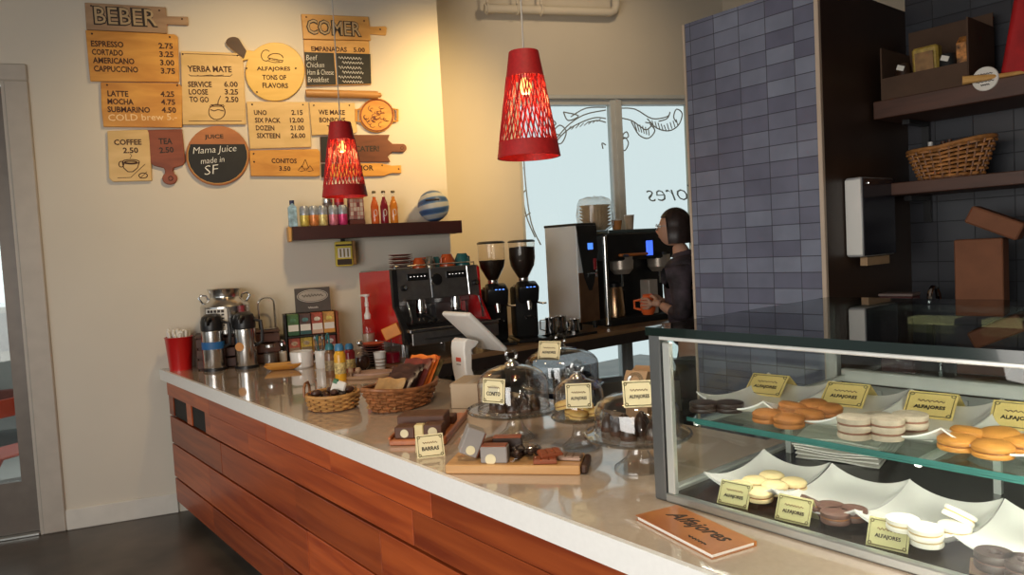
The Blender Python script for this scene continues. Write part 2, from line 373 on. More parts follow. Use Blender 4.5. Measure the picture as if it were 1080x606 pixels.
tm2 = tile_mat('slate_tile_shaded', (1, 2), .152, .09, slate_shaded, (.008, .008, .010), .4)  # darkened copy of the pier slate: alcove shade put into the tile colour
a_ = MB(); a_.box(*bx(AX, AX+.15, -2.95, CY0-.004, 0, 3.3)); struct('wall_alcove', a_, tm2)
# overhead pipe on the window wall
pi_ = MB(); q0 = gsz(511, 12, .12); q1 = gsz(650, 10, .12); z_ = (q0[1]+q1[1])/2
pts = [(q0[0], 0, z_)]+[(q1[0]-.06, 0, z_), (q1[0]-.02, 0, z_+.015), (q1[0], 0, z_+.06), (q1[0], 0, 4.04)]
pi_.tube(pts, .036, 14); pipe = thing('water_pipe', 'cream painted pipe running high along the window wall', 'pipe', gpt(0, .12, 0), -GA)
pi_.build('pipe_run', wall_m, pipe)
for f in (.02, .24, .42):
    s_ = q0[0]+(q1[0]-q0[0])*f; b_ = MB(); b_.tube([(s_, .037*math.cos(a), z_+.037*math.sin(a)) for a in [k*PI/8 for k in range(16)]], .012, 6, True); b_.box((s_, 0, (z_+4.05)/2+.02), (.015, .015, 4.05-z_-.03)); b_.build('pipe_clamp', wall_m, pipe)
# outside
ou = MB(); ou.box((-14, 12, -.2), (32, 40, .12)); o_ = struct('ground', ou, mat('pavement', (.42, .40, .37), .9, var=.15, scale=.6, bump=.1)); o_.location.z = -.02
cp = WP+WN*4.2-WT*1.75
car = thing('car', 'parked silver car seen through the glass door', 'car', (cp.x, cp.y, -.14), -WA)
silver = mat('silver_car_paint', (.42, .42, .43), .25, .6, var=.03, coat=.6)
b_ = MB(); prof = [(-2.2, .35), (-2.22, .75), (-2.0, .92), (-1.5, .98), (-.95, 1.42), (.55, 1.45), (1.35, 1.0), (2.05, .9), (2.2, .7), (2.2, .32), (1.75, .22), (-1.8, .22)]
b_.prism(prof, -.85, .85); b_.build('car_body', silver, car)
gwn = MB(); gwn.prism([(-1.3, 1.0), (-.9, 1.35), (-.25, 1.38), (-.25, 1.0)], -.87, -.845); gwn.prism([(-.15, 1.0), (-.15, 1.38), (.5, 1.38), (1.1, 1.0)], -.87, -.845); gwn.build('side_window', mat('car_glass', (.05, .07, .09), .08, var=.1), car)
for x in (-1.35, 1.4):
    ww = MB(); T_ = Matrix.Translation((x, -.88, .32)) @ Matrix.Rotation(PI/2, 4, 'X'); ww.lathe([(0, -.1), (.2, -.1), (.32, -.07), (.32, .07), (.2, .1), (0, .1)], 28, T=T_); wo = ww.build('wheel', matte_black, car)
    rr = MB(); rr.lathe([(0, .102), (.19, .102), (.2, .08)], 24, T=T_); T2 = Matrix.Translation((x, -.88, .32)) @ Matrix.Rotation(PI/2, 4, 'X'); rr.lathe([(0, -.09), (.02, -.09)], 8, T=T2); rr.build('hub_cap', steel, wo)
bl = MB(); bl.box((.0, -.858, .55), (3.4, .03, .14), .01); bl.build('side_moulding', mat('dark_red_stripe', (.20, .05, .04), .4), car)
fp = WP+WN*1.15-WT*1.20
ch = thing('pavement_chair', 'red folding chair on the pavement outside the glass door', 'chair', (fp.x, fp.y, -.14), .5)
redm = mat('red_chair_metal', (.55, .06, .02), .4, var=.05)
for sx in (-.19, .19):
    l = MB(); l.tube([(sx, -.2, 0), (sx, .15, .82)], .013); l.build('leg', redm, ch); l = MB(); l.tube([(sx*.85, .2, 0), (sx*.85, -.2, .45)], .013); l.build('leg', redm, ch)
l = MB(); l.box((0, -.04, .45), (.38, .36, .02), .006); l.build('seat', redm, ch); l = MB(); l.box((0, .15, .74), (.38, .015, .14), .005); l.build('backrest', redm, ch)

# ================================================================== COUNTERS
ctr = thing('service_counter', 'long redwood plank counter with beige stone worktop, front edge coloured as lit', 'counter', (1.16, 2.5, 0))
def L(v): return (v[0]-1.16, v[1]-2.5, v[2])
def lbox(mb, x0, x1, y0, y1, z0, z1, bev=0): c, d_ = bx(x0, x1, y0, y1, z0, z1); return mb.box(L(c), d_, bev)
def zprism(mb, poly, z0, z1, org=(0, 0)):
    n = len(poly); vs = [(x-org[0], y-org[1], z0) for x, y in poly]+[(x-org[0], y-org[1], z1) for x, y in poly]
    return mb.add(vs, [tuple(range(n)), tuple(range(2*n-1, n-1, -1))]+[(i, (i+1) % n, (i+1) % n+n, i+n) for i in range(n)])
def wall_y(x): return 5.10-math.tan(WA)*(x-1.17)-.004
stone = mat('beige_stone_top', (.52, .415, .315), .09, var=.04, scale=60, coat=.7)
stone_w = mat('lit_stone_edge', (.88, .87, .84), .3, var=.02, scale=60)  # paler than the top: daylight on the front edge put into its colour
s = MB(); zprism(s, [(1.155, -.7), (2.36, -.7), (2.36, 1.3), (2.05, 1.3), (2.05, wall_y(2.05)), (1.155, wall_y(1.155))], HC-.06, HC, (1.16, 2.5)); s.build('worktop', stone, ctr)
s = MB(); zprism(s, [(1.14, -.7), (1.155, -.7), (1.155, wall_y(1.155)), (1.14, wall_y(1.14))], HC-.068, HC, (1.16, 2.5)); s.build('worktop_edge', stone_w, ctr)
s = MB(); lbox(s, 1.19, 2.0, -.68, 4.80, .10, HC-.06); lbox(s, 1.19, 1.5, 4.80, 4.97, .10, HC-.06); s.build('carcass', mat('dark_carcass', (.02, .012, .01), .8), ctr)
s = MB(); lbox(s, 1.25, 1.27, -.68, 4.95, 0, .12); s.build('toe_kick', mat('grey_toe_kick', (.05, .048, .045), .5), ctr)
for yy in (4.14, 2.4):
    s = MB(); lbox(s, 1.235, 1.262, yy-.012, yy+.012, 0, .10, .003); s.build('levelling_foot', matte_black, ctr)
plank = wood('redwood_plank', (.26, .038, .009), (.47, .095, .020), (14, 1.4, 22), .38, coat=.2, rnd=.3)
rows = [(.785, .882, [5.04, 4.16, 3.3, 2.62, 1.9, 1.0, .2, -.68]), (.664, .785, [4.16, 3.55, 2.02, 1.35, .5, -.68]), (.484, .655, [5.02, 4.0, 3.0, 2.25, 1.1, -.1, -.68]), (.262, .475, [5.02, 4.24, 2.9, 1.8, .6, -.68]), (.10, .252, [5.01, 4.23, 3.2, 2.0, .9, -.68])]
for z0, z1, ys in rows:
    for a, b_ in zip(ys[:-1], ys[1:]):
        s = MB(); lbox(s, 1.16+random.uniform(0, .003), 1.185, b_+.0012, a-.0012, z0+.001, z1-.001, .0015); o = s.build('plank', plank, ctr)
# two open sockets at the far end of the plank front
for a, b_ in ((4.16, 4.26), (4.53, 4.63), (4.93, 5.03)):
    s = MB(); lbox(s, 1.165, 1.185, a, b_, .664, .785); s.build('plank', plank, ctr)
for a in (4.26, 4.63):
    s = MB(); b0 = a; b1 = a+.27 if a < 4.5 else a+.30; x0 = 1.172; lbox(s, x0, 1.19, b0, b1, .664, .785); s.build('open_socket', matte_black, ctr)
# bar under the window
bar = thing('back_bar', 'brown wooden bar under the window carrying the coffee brewers', 'counter', (3.4, 4.2, 0))
def wy2(x): return 5.20-math.tan(GA)*(x-3.54)-.03
bt = MB(); zprism(bt, [(2.07, 3.75), (5.6, 3.75), (5.6, 4.1), (4.9, wy2(4.9)), (3.35, wy2(3.35)), (3.30, 4.55), (3.03, wall_y(3.03)), (2.07, wall_y(2.07))], HC-.03, HC, (3.4, 4.2)); bt.build('bar_top', wood('bar_wood', (.30, .165, .08), (.46, .27, .135), (1.5, 18, 18), .3, coat=.25), bar)
bt = MB(); zprism(bt, [(2.07, 3.762), (5.6, 3.762), (5.6, 3.80), (2.07, 3.80)], HC-.11, HC-.031, (3.4, 4.2)); bt.build('apron', mat('dark_apron', (.055, .04, .034), .5), bar)
for x, y in ((2.6, 3.85), (3.5, 4.5), (5.4, 3.9)):
    l = MB(); l.box((x-3.4, y-4.2, (HC-.03)/2), (.05, .05, HC-.032)); l.build('leg', black, bar)
# dark bag lying by the window under the bar
# ================================================================== MENU BOARDS
pine = wood('pine_board', (.56, .28, .075), (.74, .42, .13), (3, 20, 14), .5)
pine_o = wood('amber_board', (.56, .235, .04), (.76, .38, .075), (3, 20, 14), .45)
pale = wood('pale_board', (.66, .44, .17), (.78, .54, .24), (3, 20, 12), .5)
ply = wood('birch_board', (.74, .46, .10), (.86, .57, .15), (2, 20, 9), .45)
grayw = wood('weathered_board', (.34, .21, .12), (.48, .31, .18), (3, 20, 16), .6)
walnut = wood('reddish_board', (.20, .045, .016), (.30, .075, .028), (3, 20, 14), .45)
dkwal = wood('walnut_board', (.12, .035, .017), (.20, .062, .028), (3, 20, 14), .45)
stain = wood('dark_handle_wood', (.045, .018, .010), (.075, .032, .016), (3, 20, 14), .5)
class Board:
    def __init__(b, name, label, cat, polypx, m, thick=.022, group='wooden menu boards on the wall', off=.0, holes=(), rnd=False):
        P = [wsz(*p, off+thick) for p in polypx]
        b.off, b.th = off, thick
        b.s0 = (min(p[0] for p in P)+max(p[0] for p in P))/2; b.z0 = (min(p[1] for p in P)+max(p[1] for p in P))/2
        b.t = thing(name, label, cat, wpt(b.s0, off, b.z0), -WA, group)
        mb = MB(); mb.prism([(s-b.s0, z-b.z0) for s, z in P], -thick, -.001)
        b.panel = mb.build('board_panel', m, b.t)
        bv = b.panel.modifiers.new('bevel', 'BEVEL'); bv.width = .004; bv.segments = 2; bv.limit_method = 'ANGLE'
        b.let = {}
    def loc(b, px, py): s, z = wsz(px, py, b.off+b.th); return s-b.s0, z-b.z0
    def mbf(b, key, m):
        if key not in b.let: b.let[key] = (MB(), m)
        return b.let[key][0]
    def text(b, body, x0, y0, x1, y1, h, key='lettering', m=None, dep=.0015, offset=.006, extra=0, italic=0):
        if offset == .006: offset = .026
        if key == 'lettering' and m is None and body[0].isdigit(): key = 'price_lettering'
        a = b.loc(x0, y0); c = b.loc(x1, y1); ht = b.loc(x0, y0-h)
        w_ = math.hypot(c[0]-a[0], c[1]-a[1]); H_ = math.hypot(ht[0]-a[0], ht[1]-a[1]); ang = math.atan2(c[1]-a[1], c[0]-a[0])
        T = Matrix.Translation((a[0], -b.th-extra, a[1])) @ Matrix.Rotation(-ang, 4, 'Y')
        text_mb(b.mbf(key, m or burn), body, w_, H_, T, dep, offset, italic)
    def line(b, pts, r=.003, key='drawing', m=None, n=5):
        b.mbf(key, m or burn).tube([(b.loc(*p)[0], -b.th, b.loc(*p)[1]) for p in pts], r, n)
    def ell(b, cx, cy, rx, ry, r=.003, key='drawing', m=None, a0=0, a1=360):
        b.line([(cx+rx*math.cos(math.radians(a)), cy+ry*math.sin(math.radians(a))) for a in range(a0, a1+1, 15)], r, key, m)
    def slab(b, polypx, m, name, th=.004, base=0.0):
        P = [b.loc(*p) for p in polypx]; mb = MB(); mb.prism(P, -b.th-th-base, -b.th-base+.0005); return mb.build(name, m, b.t)
    def screws(b, pts):
        for p in pts: x, z = b.loc(*p); mb = b.mbf('screw', stain); mb.ball((x, -b.th, z), .006, 8)
    def done(b):
        for k, (mb, m) in b.let.items(): mb.build(k.split('#')[0], m, b.t)
def arc(cx, cy, rx, ry, a0, a1, n=24): return [(cx+rx*math.cos(math.radians(a0+(a1-a0)*i/n)), cy+ry*math.sin(math.radians(a0+(a1-a0)*i/n))) for i in range(n+1)]
letter_fill = mat('pale_letter_fill', (.50, .36, .20), .6)
b = Board('menu_board', 'grey brown handled board headed BEBER, topmost on the left', 'sign', [(89, 2.5), (174.5, 7.5), (175.5, 17), (198, 17.5), (198.5, 26.5), (176, 25.5), (176.5, 35), (91, 31)], grayw)
b.text('BEBER', 99, 26, 167, 29, 20, 'lettering_outline', ink, .0012, .055); b.text('BEBER', 100.5, 24.6, 166, 27.6, 17.5, 'lettering', letter_fill, .003, .0)
b.screws([(96, 6), (168, 11), (192, 20)]); b.done()
b = Board('menu_board', 'amber board listing espresso, cortado, americano and cappuccino', 'sign', [(90, 31.5), (184, 36), (187.5, 39), (189, 86.5), (95, 85.5)], pine_o)
for i, (a, c) in enumerate((('ESPRESSO', '2.75'), ('CORTADO', '3.25'), ('AMERICANO', '3.00'), ('CAPPUCCINO', '3.75'))):
    y = 49+i*8.8; x = 96.2+i*1.0; b.text(a, x, y, (130.5, 130, 142, 146)[i], y+1.3, 6.4); b.text(c, 167.5+i*.8, y+2.3, 182.5+i*.8, y+2.8, 6.2)
b.screws([(97, 35.5), (179, 39)]); b.done()
b = Board('menu_board', 'amber board listing latte, mocha, submarino and chalked cold brew', 'sign', [(106, 86.5), (187, 87.5), (192, 91), (192, 134.5), (109, 133.5), (107, 115)], pine_o)
for i, (a, c) in enumerate((('LATTE', '4.25'), ('MOCHA', '4.75'), ('SUBMARINO', '4.50'))):
    y = 101.5+i*8.4; b.text(a, 113.6, y, (135.5, 141, 158.5)[i], y+.6, 6.2); b.text(c, 169.5+i*.6, y+.6, 184+i*1, y+.8, 6)
b.text('COLD brew 5.-', 114.5, 127.5, 187, 126.5, 7, 'chalk_lettering', mat('pale_chalk', (.90, .66, .36), .8), .0015, .004)
b.screws([(113, 89.5), (187, 90)]); b.done()
b = Board('menu_board', 'pale framed board headed YERBA MATE with a drawn mate gourd', 'sign', [(190.5, 53.5), (256, 56), (259.5, 131), (192.5, 131.5)], pale)
b.text('YERBA MATE', 198, 75.5, 244.5, 76.3, 6.4); b.line([(199, 78.5), (201, 80), (243, 80.2), (245, 78.5)], .0025); b.line([(208, 79.2), (211, 80.2), (222, 79), (226, 80), (236, 79)], .002)
for i, (a, c) in enumerate((('SERVICE', '6.00'), ('LOOSE', '3.25'), ('TO GO', '2.50'))):
    y = 91.7+i*8; b.text(a, 198.5+i*.8, y, (223.5, 219.5, 220.5)[i], y+.3, 6); b.text(c, 236.5+i*.7, y, 251+i*.4, y+.2, 6)
b.ell(228.7, 118, 8.6, 8); b.line([(221, 112), (237, 112)], .003); b.line([(222, 115.5), (226, 117), (230, 115.5), (236, 117)], .003); b.line([(222, 110.5), (236, 110.5)], .0025); b.line([(229.5, 111), (230.3, 106), (232.7, 101)], .0028)
b.line([(194.5, 56.5), (255.5, 58.5)], .002); b.line([(199, 127.5), (255, 127.5)], .002); b.screws([(192.8, 57), (250.5, 58.5)]); b.done()
b = Board('menu_board', 'small pale board reading COFFEE with a drawn steaming cup', 'sign', [(113, 138), (154.5, 136.5), (158, 139.5), (160, 190.5), (119, 191.5), (115, 188)], pale)
b.text('COFFEE', 120.5, 153, 149.5, 152.6, 6); b.text('2.50', 130, 161.5, 146, 161.3, 6)
b.ell(138, 170.5, 9, 2.4); b.line([(129, 171), (130.5, 177), (135, 181), (140, 181), (145, 177), (147, 171)], .003); b.ell(128, 173, 2.6, 3); b.line([(137, 167), (139, 164), (137, 162)], .002)
b.ell(138, 171, 6.5, 1.2, .004); b.line([(124, 187.5), (138, 187), (153, 173)], .002); b.ell(151, 185, 4.5, 2.6); b.line([(147.5, 188), (155, 181)], .002); b.done()
b = Board('menu_board', 'dark red paddle board reading TEA with its handle pointing down', 'sign', [(155.5, 137), (192, 136), (193.5, 150), (195.5, 170), (193, 174), (183, 177)]+[(182.5, 180)]+arc(179, 188, 8, 6.5, -50, 230, 16)+[(174, 180), (172.5, 177), (162, 174.5), (158.5, 171), (157, 150)], walnut)
b.text('TEA', 167.5, 152, 182, 152, 6.4, m=ink); b.text('2.50', 168.5, 161.5, 183.5, 160.8, 6.2, 'price_lettering', ink); b.ell(180, 188, 2.2, 2.2, .003); b.done()
b = Board('menu_board', 'round board with black chalk panel headed JUICE', 'sign', arc(229.5, 164, 33.5, 31.5, 0, 345, 32), wood('juice_board', (.36, .125, .04), (.50, .19, .065), (3, 20, 14), .45))
P = arc(229.5, 164, 31.5, 29.5, -24, 204, 30); b.slab(P, board_blk, 'chalk_panel', .003)
b.text('JUICE', 216, 147.5, 236, 147, 5.6, m=ink)
b.ell(229.5, 164, 31.5, 29.5, .004, 'rim', pine, -24, 206)
b.text('Mama Juice', 204, 164.5, 250, 161.5, 9, 'chalk_lettering', chalk, .001, -.010, .003, .25); b.text('made in', 212, 173, 237, 170.5, 6, 'chalk_lettering', chalk, .001, -.010, .003, .25); b.text('SF', 216, 184.5, 232, 182.5, 9.5, 'chalk_lettering', chalk, .001, -.014, .003, .2); b.done()
b = Board('menu_board', 'large round yellow board with stained handle reading ALFAJORES', 'sign', arc(290.0, 75.5, 31.3, 31, -135, 205, 40)+[(256.5, 64), (247, 54)]+arc(246, 44.5, 7.8, 5.6, 130, 320, 12)+[(259, 52.5)], ply)
b.slab([(247, 54)]+arc(246, 44.5, 7.8, 5.6, 130, 320, 12)+[(258.5, 51.5), (260, 54), (257, 62)], stain, 'handle_stain', .001)
b.text('ALFAJORES', 271, 75.5, 306.5, 75.8, 5.4); b.text('TONS OF', 277, 84, 302, 84.3, 5.2); b.text('FLAVORS', 277, 92.6, 304, 93, 5.4)
b.ell(280.5, 58.5, 5, 5.8, .0026, a0=30, a1=320); b.ell(290.5, 61, 8, 4.6, .0028, a0=180, a1=360); b.line([(282.5, 61), (298.5, 64)], .0028); b.line([(283, 64.5), (290, 66), (298, 65.5), (298.5, 63.5)], .0025); b.line([(284, 62.7), (295, 64.8)], .002); b.screws([(312, 72), (260, 72), (271, 97)]); b.done()
b = Board('menu_board', 'brown handled board headed COMER, topmost on the right', 'sign', [(317.5, 14.5), (388.5, 17.5), (390, 28), (406, 27.5), (408, 29), (407, 37), (390, 35.5), (391, 42.5), (320, 41)], pine)
b.text('COMER', 323.5, 36.5, 382, 39.5, 17, 'lettering_outline', ink, .0012, .055); b.text('COMER', 324.8, 35.4, 380.6, 38.2, 14.8, 'lettering', letter_fill, .003, .0); b.screws([(323, 18), (384, 22), (401, 31)]); b.done()
b = Board('menu_board', 'board headed EMPANADAS with two black chalk panels below', 'sign', [(320, 41.8), (389, 43), (391.5, 89), (323, 90.5)], pine)
b.slab([(321, 55), (352, 56), (354.5, 89), (323.5, 90)], board_blk, 'chalk_panel', .004); b.slab([(353.5, 56), (390.5, 57), (391.5, 88.3), (356, 89)], board_blk, 'chalk_panel', .004)
b.text('EMPANADAS', 328.5, 54, 366, 54.8, 5.2); b.text('5.00', 373, 54.9, 385, 55.1, 4.8)
for i, (a, x1) in enumerate((('Beef', 335), ('Chicken', 342), ('Ham & Cheese', 352), ('Breakfast', 347))): b.text(a, 323+i*.6, 63.5+i*7.7, x1, 63.5+i*7.7, 5.4, 'chalk_lettering', chalk, .001, -.014, .004, .2)
for i in range(6):
    a = b.loc(357+(i % 2)*4, 61+i*5); c = b.loc(381+(i % 2)*2, 61+i*5); squiggle(b.mbf('chalk_lettering', chalk), a[0], a[1], c[0]-a[0], .011, -b.th-.0045, .0022, 8)
b.done()
rp = wsz(322, 98.8, .04); rq = wsz(403, 99.5, .04)
t = thing('rolling_pin', 'long wooden rolling pin hung level under the chalk panels', 'rolling pin', wpt((rp[0]+rq[0])/2, .035, (rp[1]+rq[1])/2), -WA)
hl = (rq[0]-rp[0])/2; mb = MB(); T_ = Matrix.Translation((-hl, 0, 0)) @ Matrix.Rotation(PI/2, 4, 'Y')
mb.lathe([(0, 0), (.025, .003), (.027, .02), (.027, 2*hl-.05), (.025, 2*hl-.03), (.016, 2*hl-.028), (.016, 2*hl-.01), (0, 2*hl)], 20, T=T_); mb.build('roller', wood('rolling_pin_wood', (.42, .20, .06), (.55, .29, .10), (2, 20, 20), .4), t)
mb = MB(); mb.cyl((0, 0, 0), .02, .012, 12, T=Matrix.Translation((-hl+.03, .033, 0)) @ Matrix.Rotation(PI/2, 4, 'X')); mb.cyl((0, 0, 0), .02, .012, 12, T=Matrix.Translation((hl-.08, .033, 0)) @ Matrix.Rotation(PI/2, 4, 'X')); mb.build('wall_peg', stain, t)
b = Board('trivet', 'round carved orange brown wooden tray with two ear handles', 'trivet', arc(397.5, 121.5, 18.5, 18, 0, 345, 32), pine_o, group='round wooden pieces on the wall')
b.ell(397.5, 121.5, 17, 16.5, .005, 'rim', walnut); random.seed(3)
for k in range(26):
    a = random.uniform(0, 360); rr = random.uniform(2, 12); cx, cy = 397.5+rr*math.cos(a), 121.5+rr*math.sin(a); b.ell(cx, cy, random.uniform(1.5, 3), random.uniform(1.2, 2.6), .0025, 'carving', dkwal, int(a) % 90, int(a) % 90+220)
for sx in (-1, 1):
    x = 397.5+sx*20; b.line([(x-sx*3, 115), (x+sx*1.8, 115.5), (x+sx*1.8, 127.5), (x-sx*3, 128)], .008, 'ear_handle#%d' % sx, pine_o, 8)
b.done()
b = Board('menu_board', 'pale square board pricing UNO, SIX PACK, DOZEN and SIXTEEN', 'sign', [(260, 107), (325, 107.5), (328.5, 155), (263.5, 157)], pale)
for i, (a, c) in enumerate((('UNO', '2.15'), ('SIX PACK', '12.00'), ('DOZEN', '21.00'), ('SIXTEEN', '26.00'))):
    y = 121.3+i*8.1; b.text(a, 268+i*1.0, y, (281.5, 296, 289.5, 295.5)[i], y+.2, 5.4); b.text(c, (307.5, 306, 306.5, 307)[i], y, (319.5, 320.5, 321, 322.3)[i], y, 5.4)
b.screws([(266, 110), (319.5, 110.3)]); b.done()
b = Board('menu_board', 'pale board reading WE MAKE BONBONS just above the far pendant lamp', 'sign', [(326, 107.5), (374, 108.5), (376.5, 139), (372, 141.5), (329, 142.5)], pale)
b.text('WE MAKE', 336, 120.8, 364, 121.2, 5.2); b.text('BONBONS', 337, 129, 364.5, 129.2, 5.2); b.text('TOO', 345, 137, 360, 137, 5); b.screws([(331, 111), (368.5, 111)]); b.done()
b = Board('menu_board', 'orange board reading CONITOS with drawn cones, lowest of the row', 'sign', [(263, 158.5), (335, 157), (337.5, 160), (337.5, 185), (334, 186), (264.5, 185.5)], pine_o)
b.text('CONITOS', 286.5, 172, 313, 172.3, 5.2); b.text('3.50', 294.5, 180, 306.5, 180.2, 5)
for cx, cy in ((322, 176), (318.5, 178.5), (327, 178.5)): b.line([(cx, cy-8+(0 if cx == 322 else 4)), (cx-4, cy+1), (cx-1, cy+2.2), (cx+3.5, cy+1), (cx, cy-8+(0 if cx == 322 else 4))], .0022)
b.screws([(267.5, 162), (268, 170.5)]); b.done()
b = Board('menu_board', 'dark walnut paddle board reading WE CATER!, handle to the right', 'sign', [(337.5, 144), (372, 142), (411, 142)]+[(409, 147), (414, 151.5)]+arc(424.5, 156, 4.5, 4.5, -100, 100, 10)+[(414, 160), (409, 165), (412, 170.5), (338.5, 171)], dkwal)
b.slab([(338, 144.5), (346, 144), (347, 170.3), (339, 170.6)], board_blk, 'black_end', .003)
b.text('WE CATER!', 360, 160, 400, 159.6, 6.2, m=ink); b.ell(424, 156, 1.5, 1.5, .002); b.done()
b = Board('menu_board', 'long low orange board ending AMOR with handle at right', 'sign', [(338.5, 172.5), (402, 172), (408.5, 173.5), (413, 174.5), (423, 174), (423.5, 182.5), (413, 182.5), (405, 185.5), (339, 187)], pine_o)
b.slab([(338.5, 172.8), (345, 172.7), (345.5, 186.6), (339, 186.8)], board_blk, 'black_end', .003)
b.text('CON AMOR', 352, 180, 394, 179.6, 5.6); b.screws([(403, 174.2), (420.5, 178)]); b.done()
# ================================================================== PENDANT LAMPS
def pendant(x, y, zb, label):
    H_, R0, R1 = .35, .050, .107
    t = thing('pendant_lamp', label, 'pendant lamp', (x, y, zb), 0, 'red cone pendant lamps over the counter')
    red = mat('red_lamp_cord', (.36, .008, .010), .55, var=.15, scale=80)
    def rad(z): return R1+(R0-R1)*z/H_
    for nm, a, c in (('bottom_band', 0, .052), ('top_band', H_-.085, H_)):
        mb = MB(); n = 5; mb.lathe([(rad(a+(c-a)*i/n), a+(c-a)*i/n) for i in range(n+1)]+[(rad(a+(c-a)*i/n)-.005, a+(c-a)*i/n) for i in range(n, -1, -1)]+[(rad(a), a)], 40); mb.build(nm, red, t)
    mb = MB(); N_ = 32; random.seed(5)
    for dirn in (-1, 1):
        for k in range(N_):
            a0 = 2*PI*k/N_+random.uniform(-.025, .025); tw = dirn*random.uniform(.50, .66); pts = []
            for i in range(7):
                z = .045+(H_-.08-.045)*i/6; a = a0+tw*i/6; r = rad(z)-.003+dirn*.0015; pts.append((r*math.cos(a), r*math.sin(a), z))
            mb.tube(pts, .0024 if dirn > 0 else .0021, 5)
    mb.build('lattice', red, t)
    mb = MB(); mb.tube([(0, 0, H_-.03), (0, 0, 4.05-zb)], .003, 6); mb.build('cord', mat('grey_cord', (.45, .42, .38), .5), t)
    mb = MB(); mb.cyl((0, 0, H_-.088), .02, .08, 14); mb.build('lamp_socket', white_pl, t)
    mb = MB(); mb.lathe([(0, .215), (.012, .212), (.019, .222), (.021, .235), (.015, .25), (.012, .262), (0, .262)], 16); mb.build('bulb', mat('warm_bulb', (1, .7, .3), .4, emis=(1, .45, .12), es=2.0), t)
    mb = MB(); mb.lathe([(R0-.002, H_-.004), (.012, H_), (.012, H_-.006), (R0-.004, H_-.01)], 24); mb.build('top_ring', red, t)
    l = lamp('pendant_light', 'POINT', (x, y, zb+.205), 2.6, (1, .50, .18), shadow_soft_size=.02)
pendant(1.615, 1.883, 1.905, 'red lattice pendant lamp hanging nearest, in front of the window')
pendant(1.592, 3.218, 1.893, 'red lattice pendant lamp hanging in front of the menu boards')
# ================================================================== WALL SHELF
SO = .22
shelf = thing('wall_shelf', 'dark red wooden shelf on the wall below the menu boards', 'shelf', wpt(1.42, 0, 1.735), -WA)
mb = MB(); mb.box((0, -.11, .0445), (1.16, .216, .089), .003); mb.build('shelf_board', mat('dark_red_lacquer', (.040, .008, .008), .4, var=.1, coat=.15), shelf)
mb = MB(); mb.box((-.592, -.085, .0445), (.022, .17, .10), .003); mb.build('end_cap', pine, shelf)
ST = 1.735+.0895
def onshelf(px, off): return wpt(wsz(px, 233, off)[0], off, ST)
def can(px, off, z, label, body, top, r=.031, h=.135):
    p = onshelf(px, off); p.z = z; t = thing('drink_can', label, 'can', p, -WA, 'drink cans on the wall shelf')
    mb = MB(); mb.lathe([(0, .003), (r*.8, 0), (r, .012), (r, h*.55), (0, h*.55)], 20); mb.build('can_body', body, t)
    mb = MB(); mb.lathe([(0, h*.55+.0005), (r, h*.55+.0005), (r, h-.015), (r*.8, h-.004), (r*.78, h), (r*.72, h-.004), (0, h-.004)], 20); mb.build('can_top', top, t)
silverblue = mat('silver_blue_can', (.42, .47, .55), .3, .5, var=.3, scale=60)
cans = [(321.5, 'yellow and silver can next to the blue carton on the shelf', (.70, .55, .12)), (331.5, 'orange and silver can, third item from the left on the shelf', (.72, .26, .08)), (341, 'pale yellow can on the shelf, just left of the lamp shade', (.75, .62, .25)), (352, 'pink and silver can below the left edge of the far lamp', (.70, .22, .30)), (362, 'magenta can with silver shoulder, rightmost of the single shelf cans', (.65, .05, .20))]
for px, lb, c in cans: can(px, .16, ST, lb, mat('can_paint_%d' % px, c, .3, .3, var=.35, scale=50), silverblue)
for i, (px, lb, c) in enumerate(((346.5, 'small black and white tin stacked behind the pink can', (.15, .12, .12)), (359, 'dark red tin stacked behind the pink cans', (.28, .03, .05)))):
    p = onshelf(px, .07); t = thing('tea_tin', lb, 'tin', p, -WA, 'tins at the back of the shelf')
    mb = MB(); mb.lathe([(0, 0), (.034, 0), (.034, .165), (0, .165)], 20); mb.build('tin_body', mat('tin_paint_%d' % i, c, .35, .2, var=.5, scale=40), t)
    mb = MB(); mb.lathe([(.035, .160), (.035, .185), (.03, .19), (0, .19)], 20); mb.build('tin_lid', steel if i == 0 else redp, t)
p = onshelf(309, .15); t = thing('juice_carton', 'blue and white carton with dark cap at the shelf left end', 'carton', p, -WA)
mb = MB(); mb.box((0, 0, .065), (.055, .055, .13), .004); mb.prism([(-.027, .13), (.027, .13), (.004, .155), (-.004, .155)], -.027, .027); mb.build('carton_body', mat('pale_blue_print', (.30, .48, .62), .5, var=.6, scale=28), t)
mb = MB(); mb.cyl((0, -.005, .148), .016, .028, 16); mb.build('cap', mat('navy_cap', (.02, .03, .10), .4), t)
p = onshelf(376, .13); t = thing('sweets_box', 'red and white patterned box on the shelf beside the lamp shade', 'box', p, -WA)
mb = MB(); mb.box((0, 0, .017), (.105, .09, .034), .003); mb.build('tray_base', mat('dark_red_base', (.09, .02, .015), .5), t)
mb = MB(); mb.box((0, 0, .105), (.10, .085, .14), .004); mb.build('box_body', tile_mat('harlequin_print', (0, 2), .022, .03, [(.55, .5, .45), (.28, .03, .05), (.6, .55, .5), (.15, .02, .03)], (.3, .05, .05), .5), t)
mb = MB(); mb.box((0, 0, .197), (.104, .089, .044), .004); mb.build('box_lid', mat('amber_lid', (.42, .11, .035), .45, var=.4, scale=20), t)
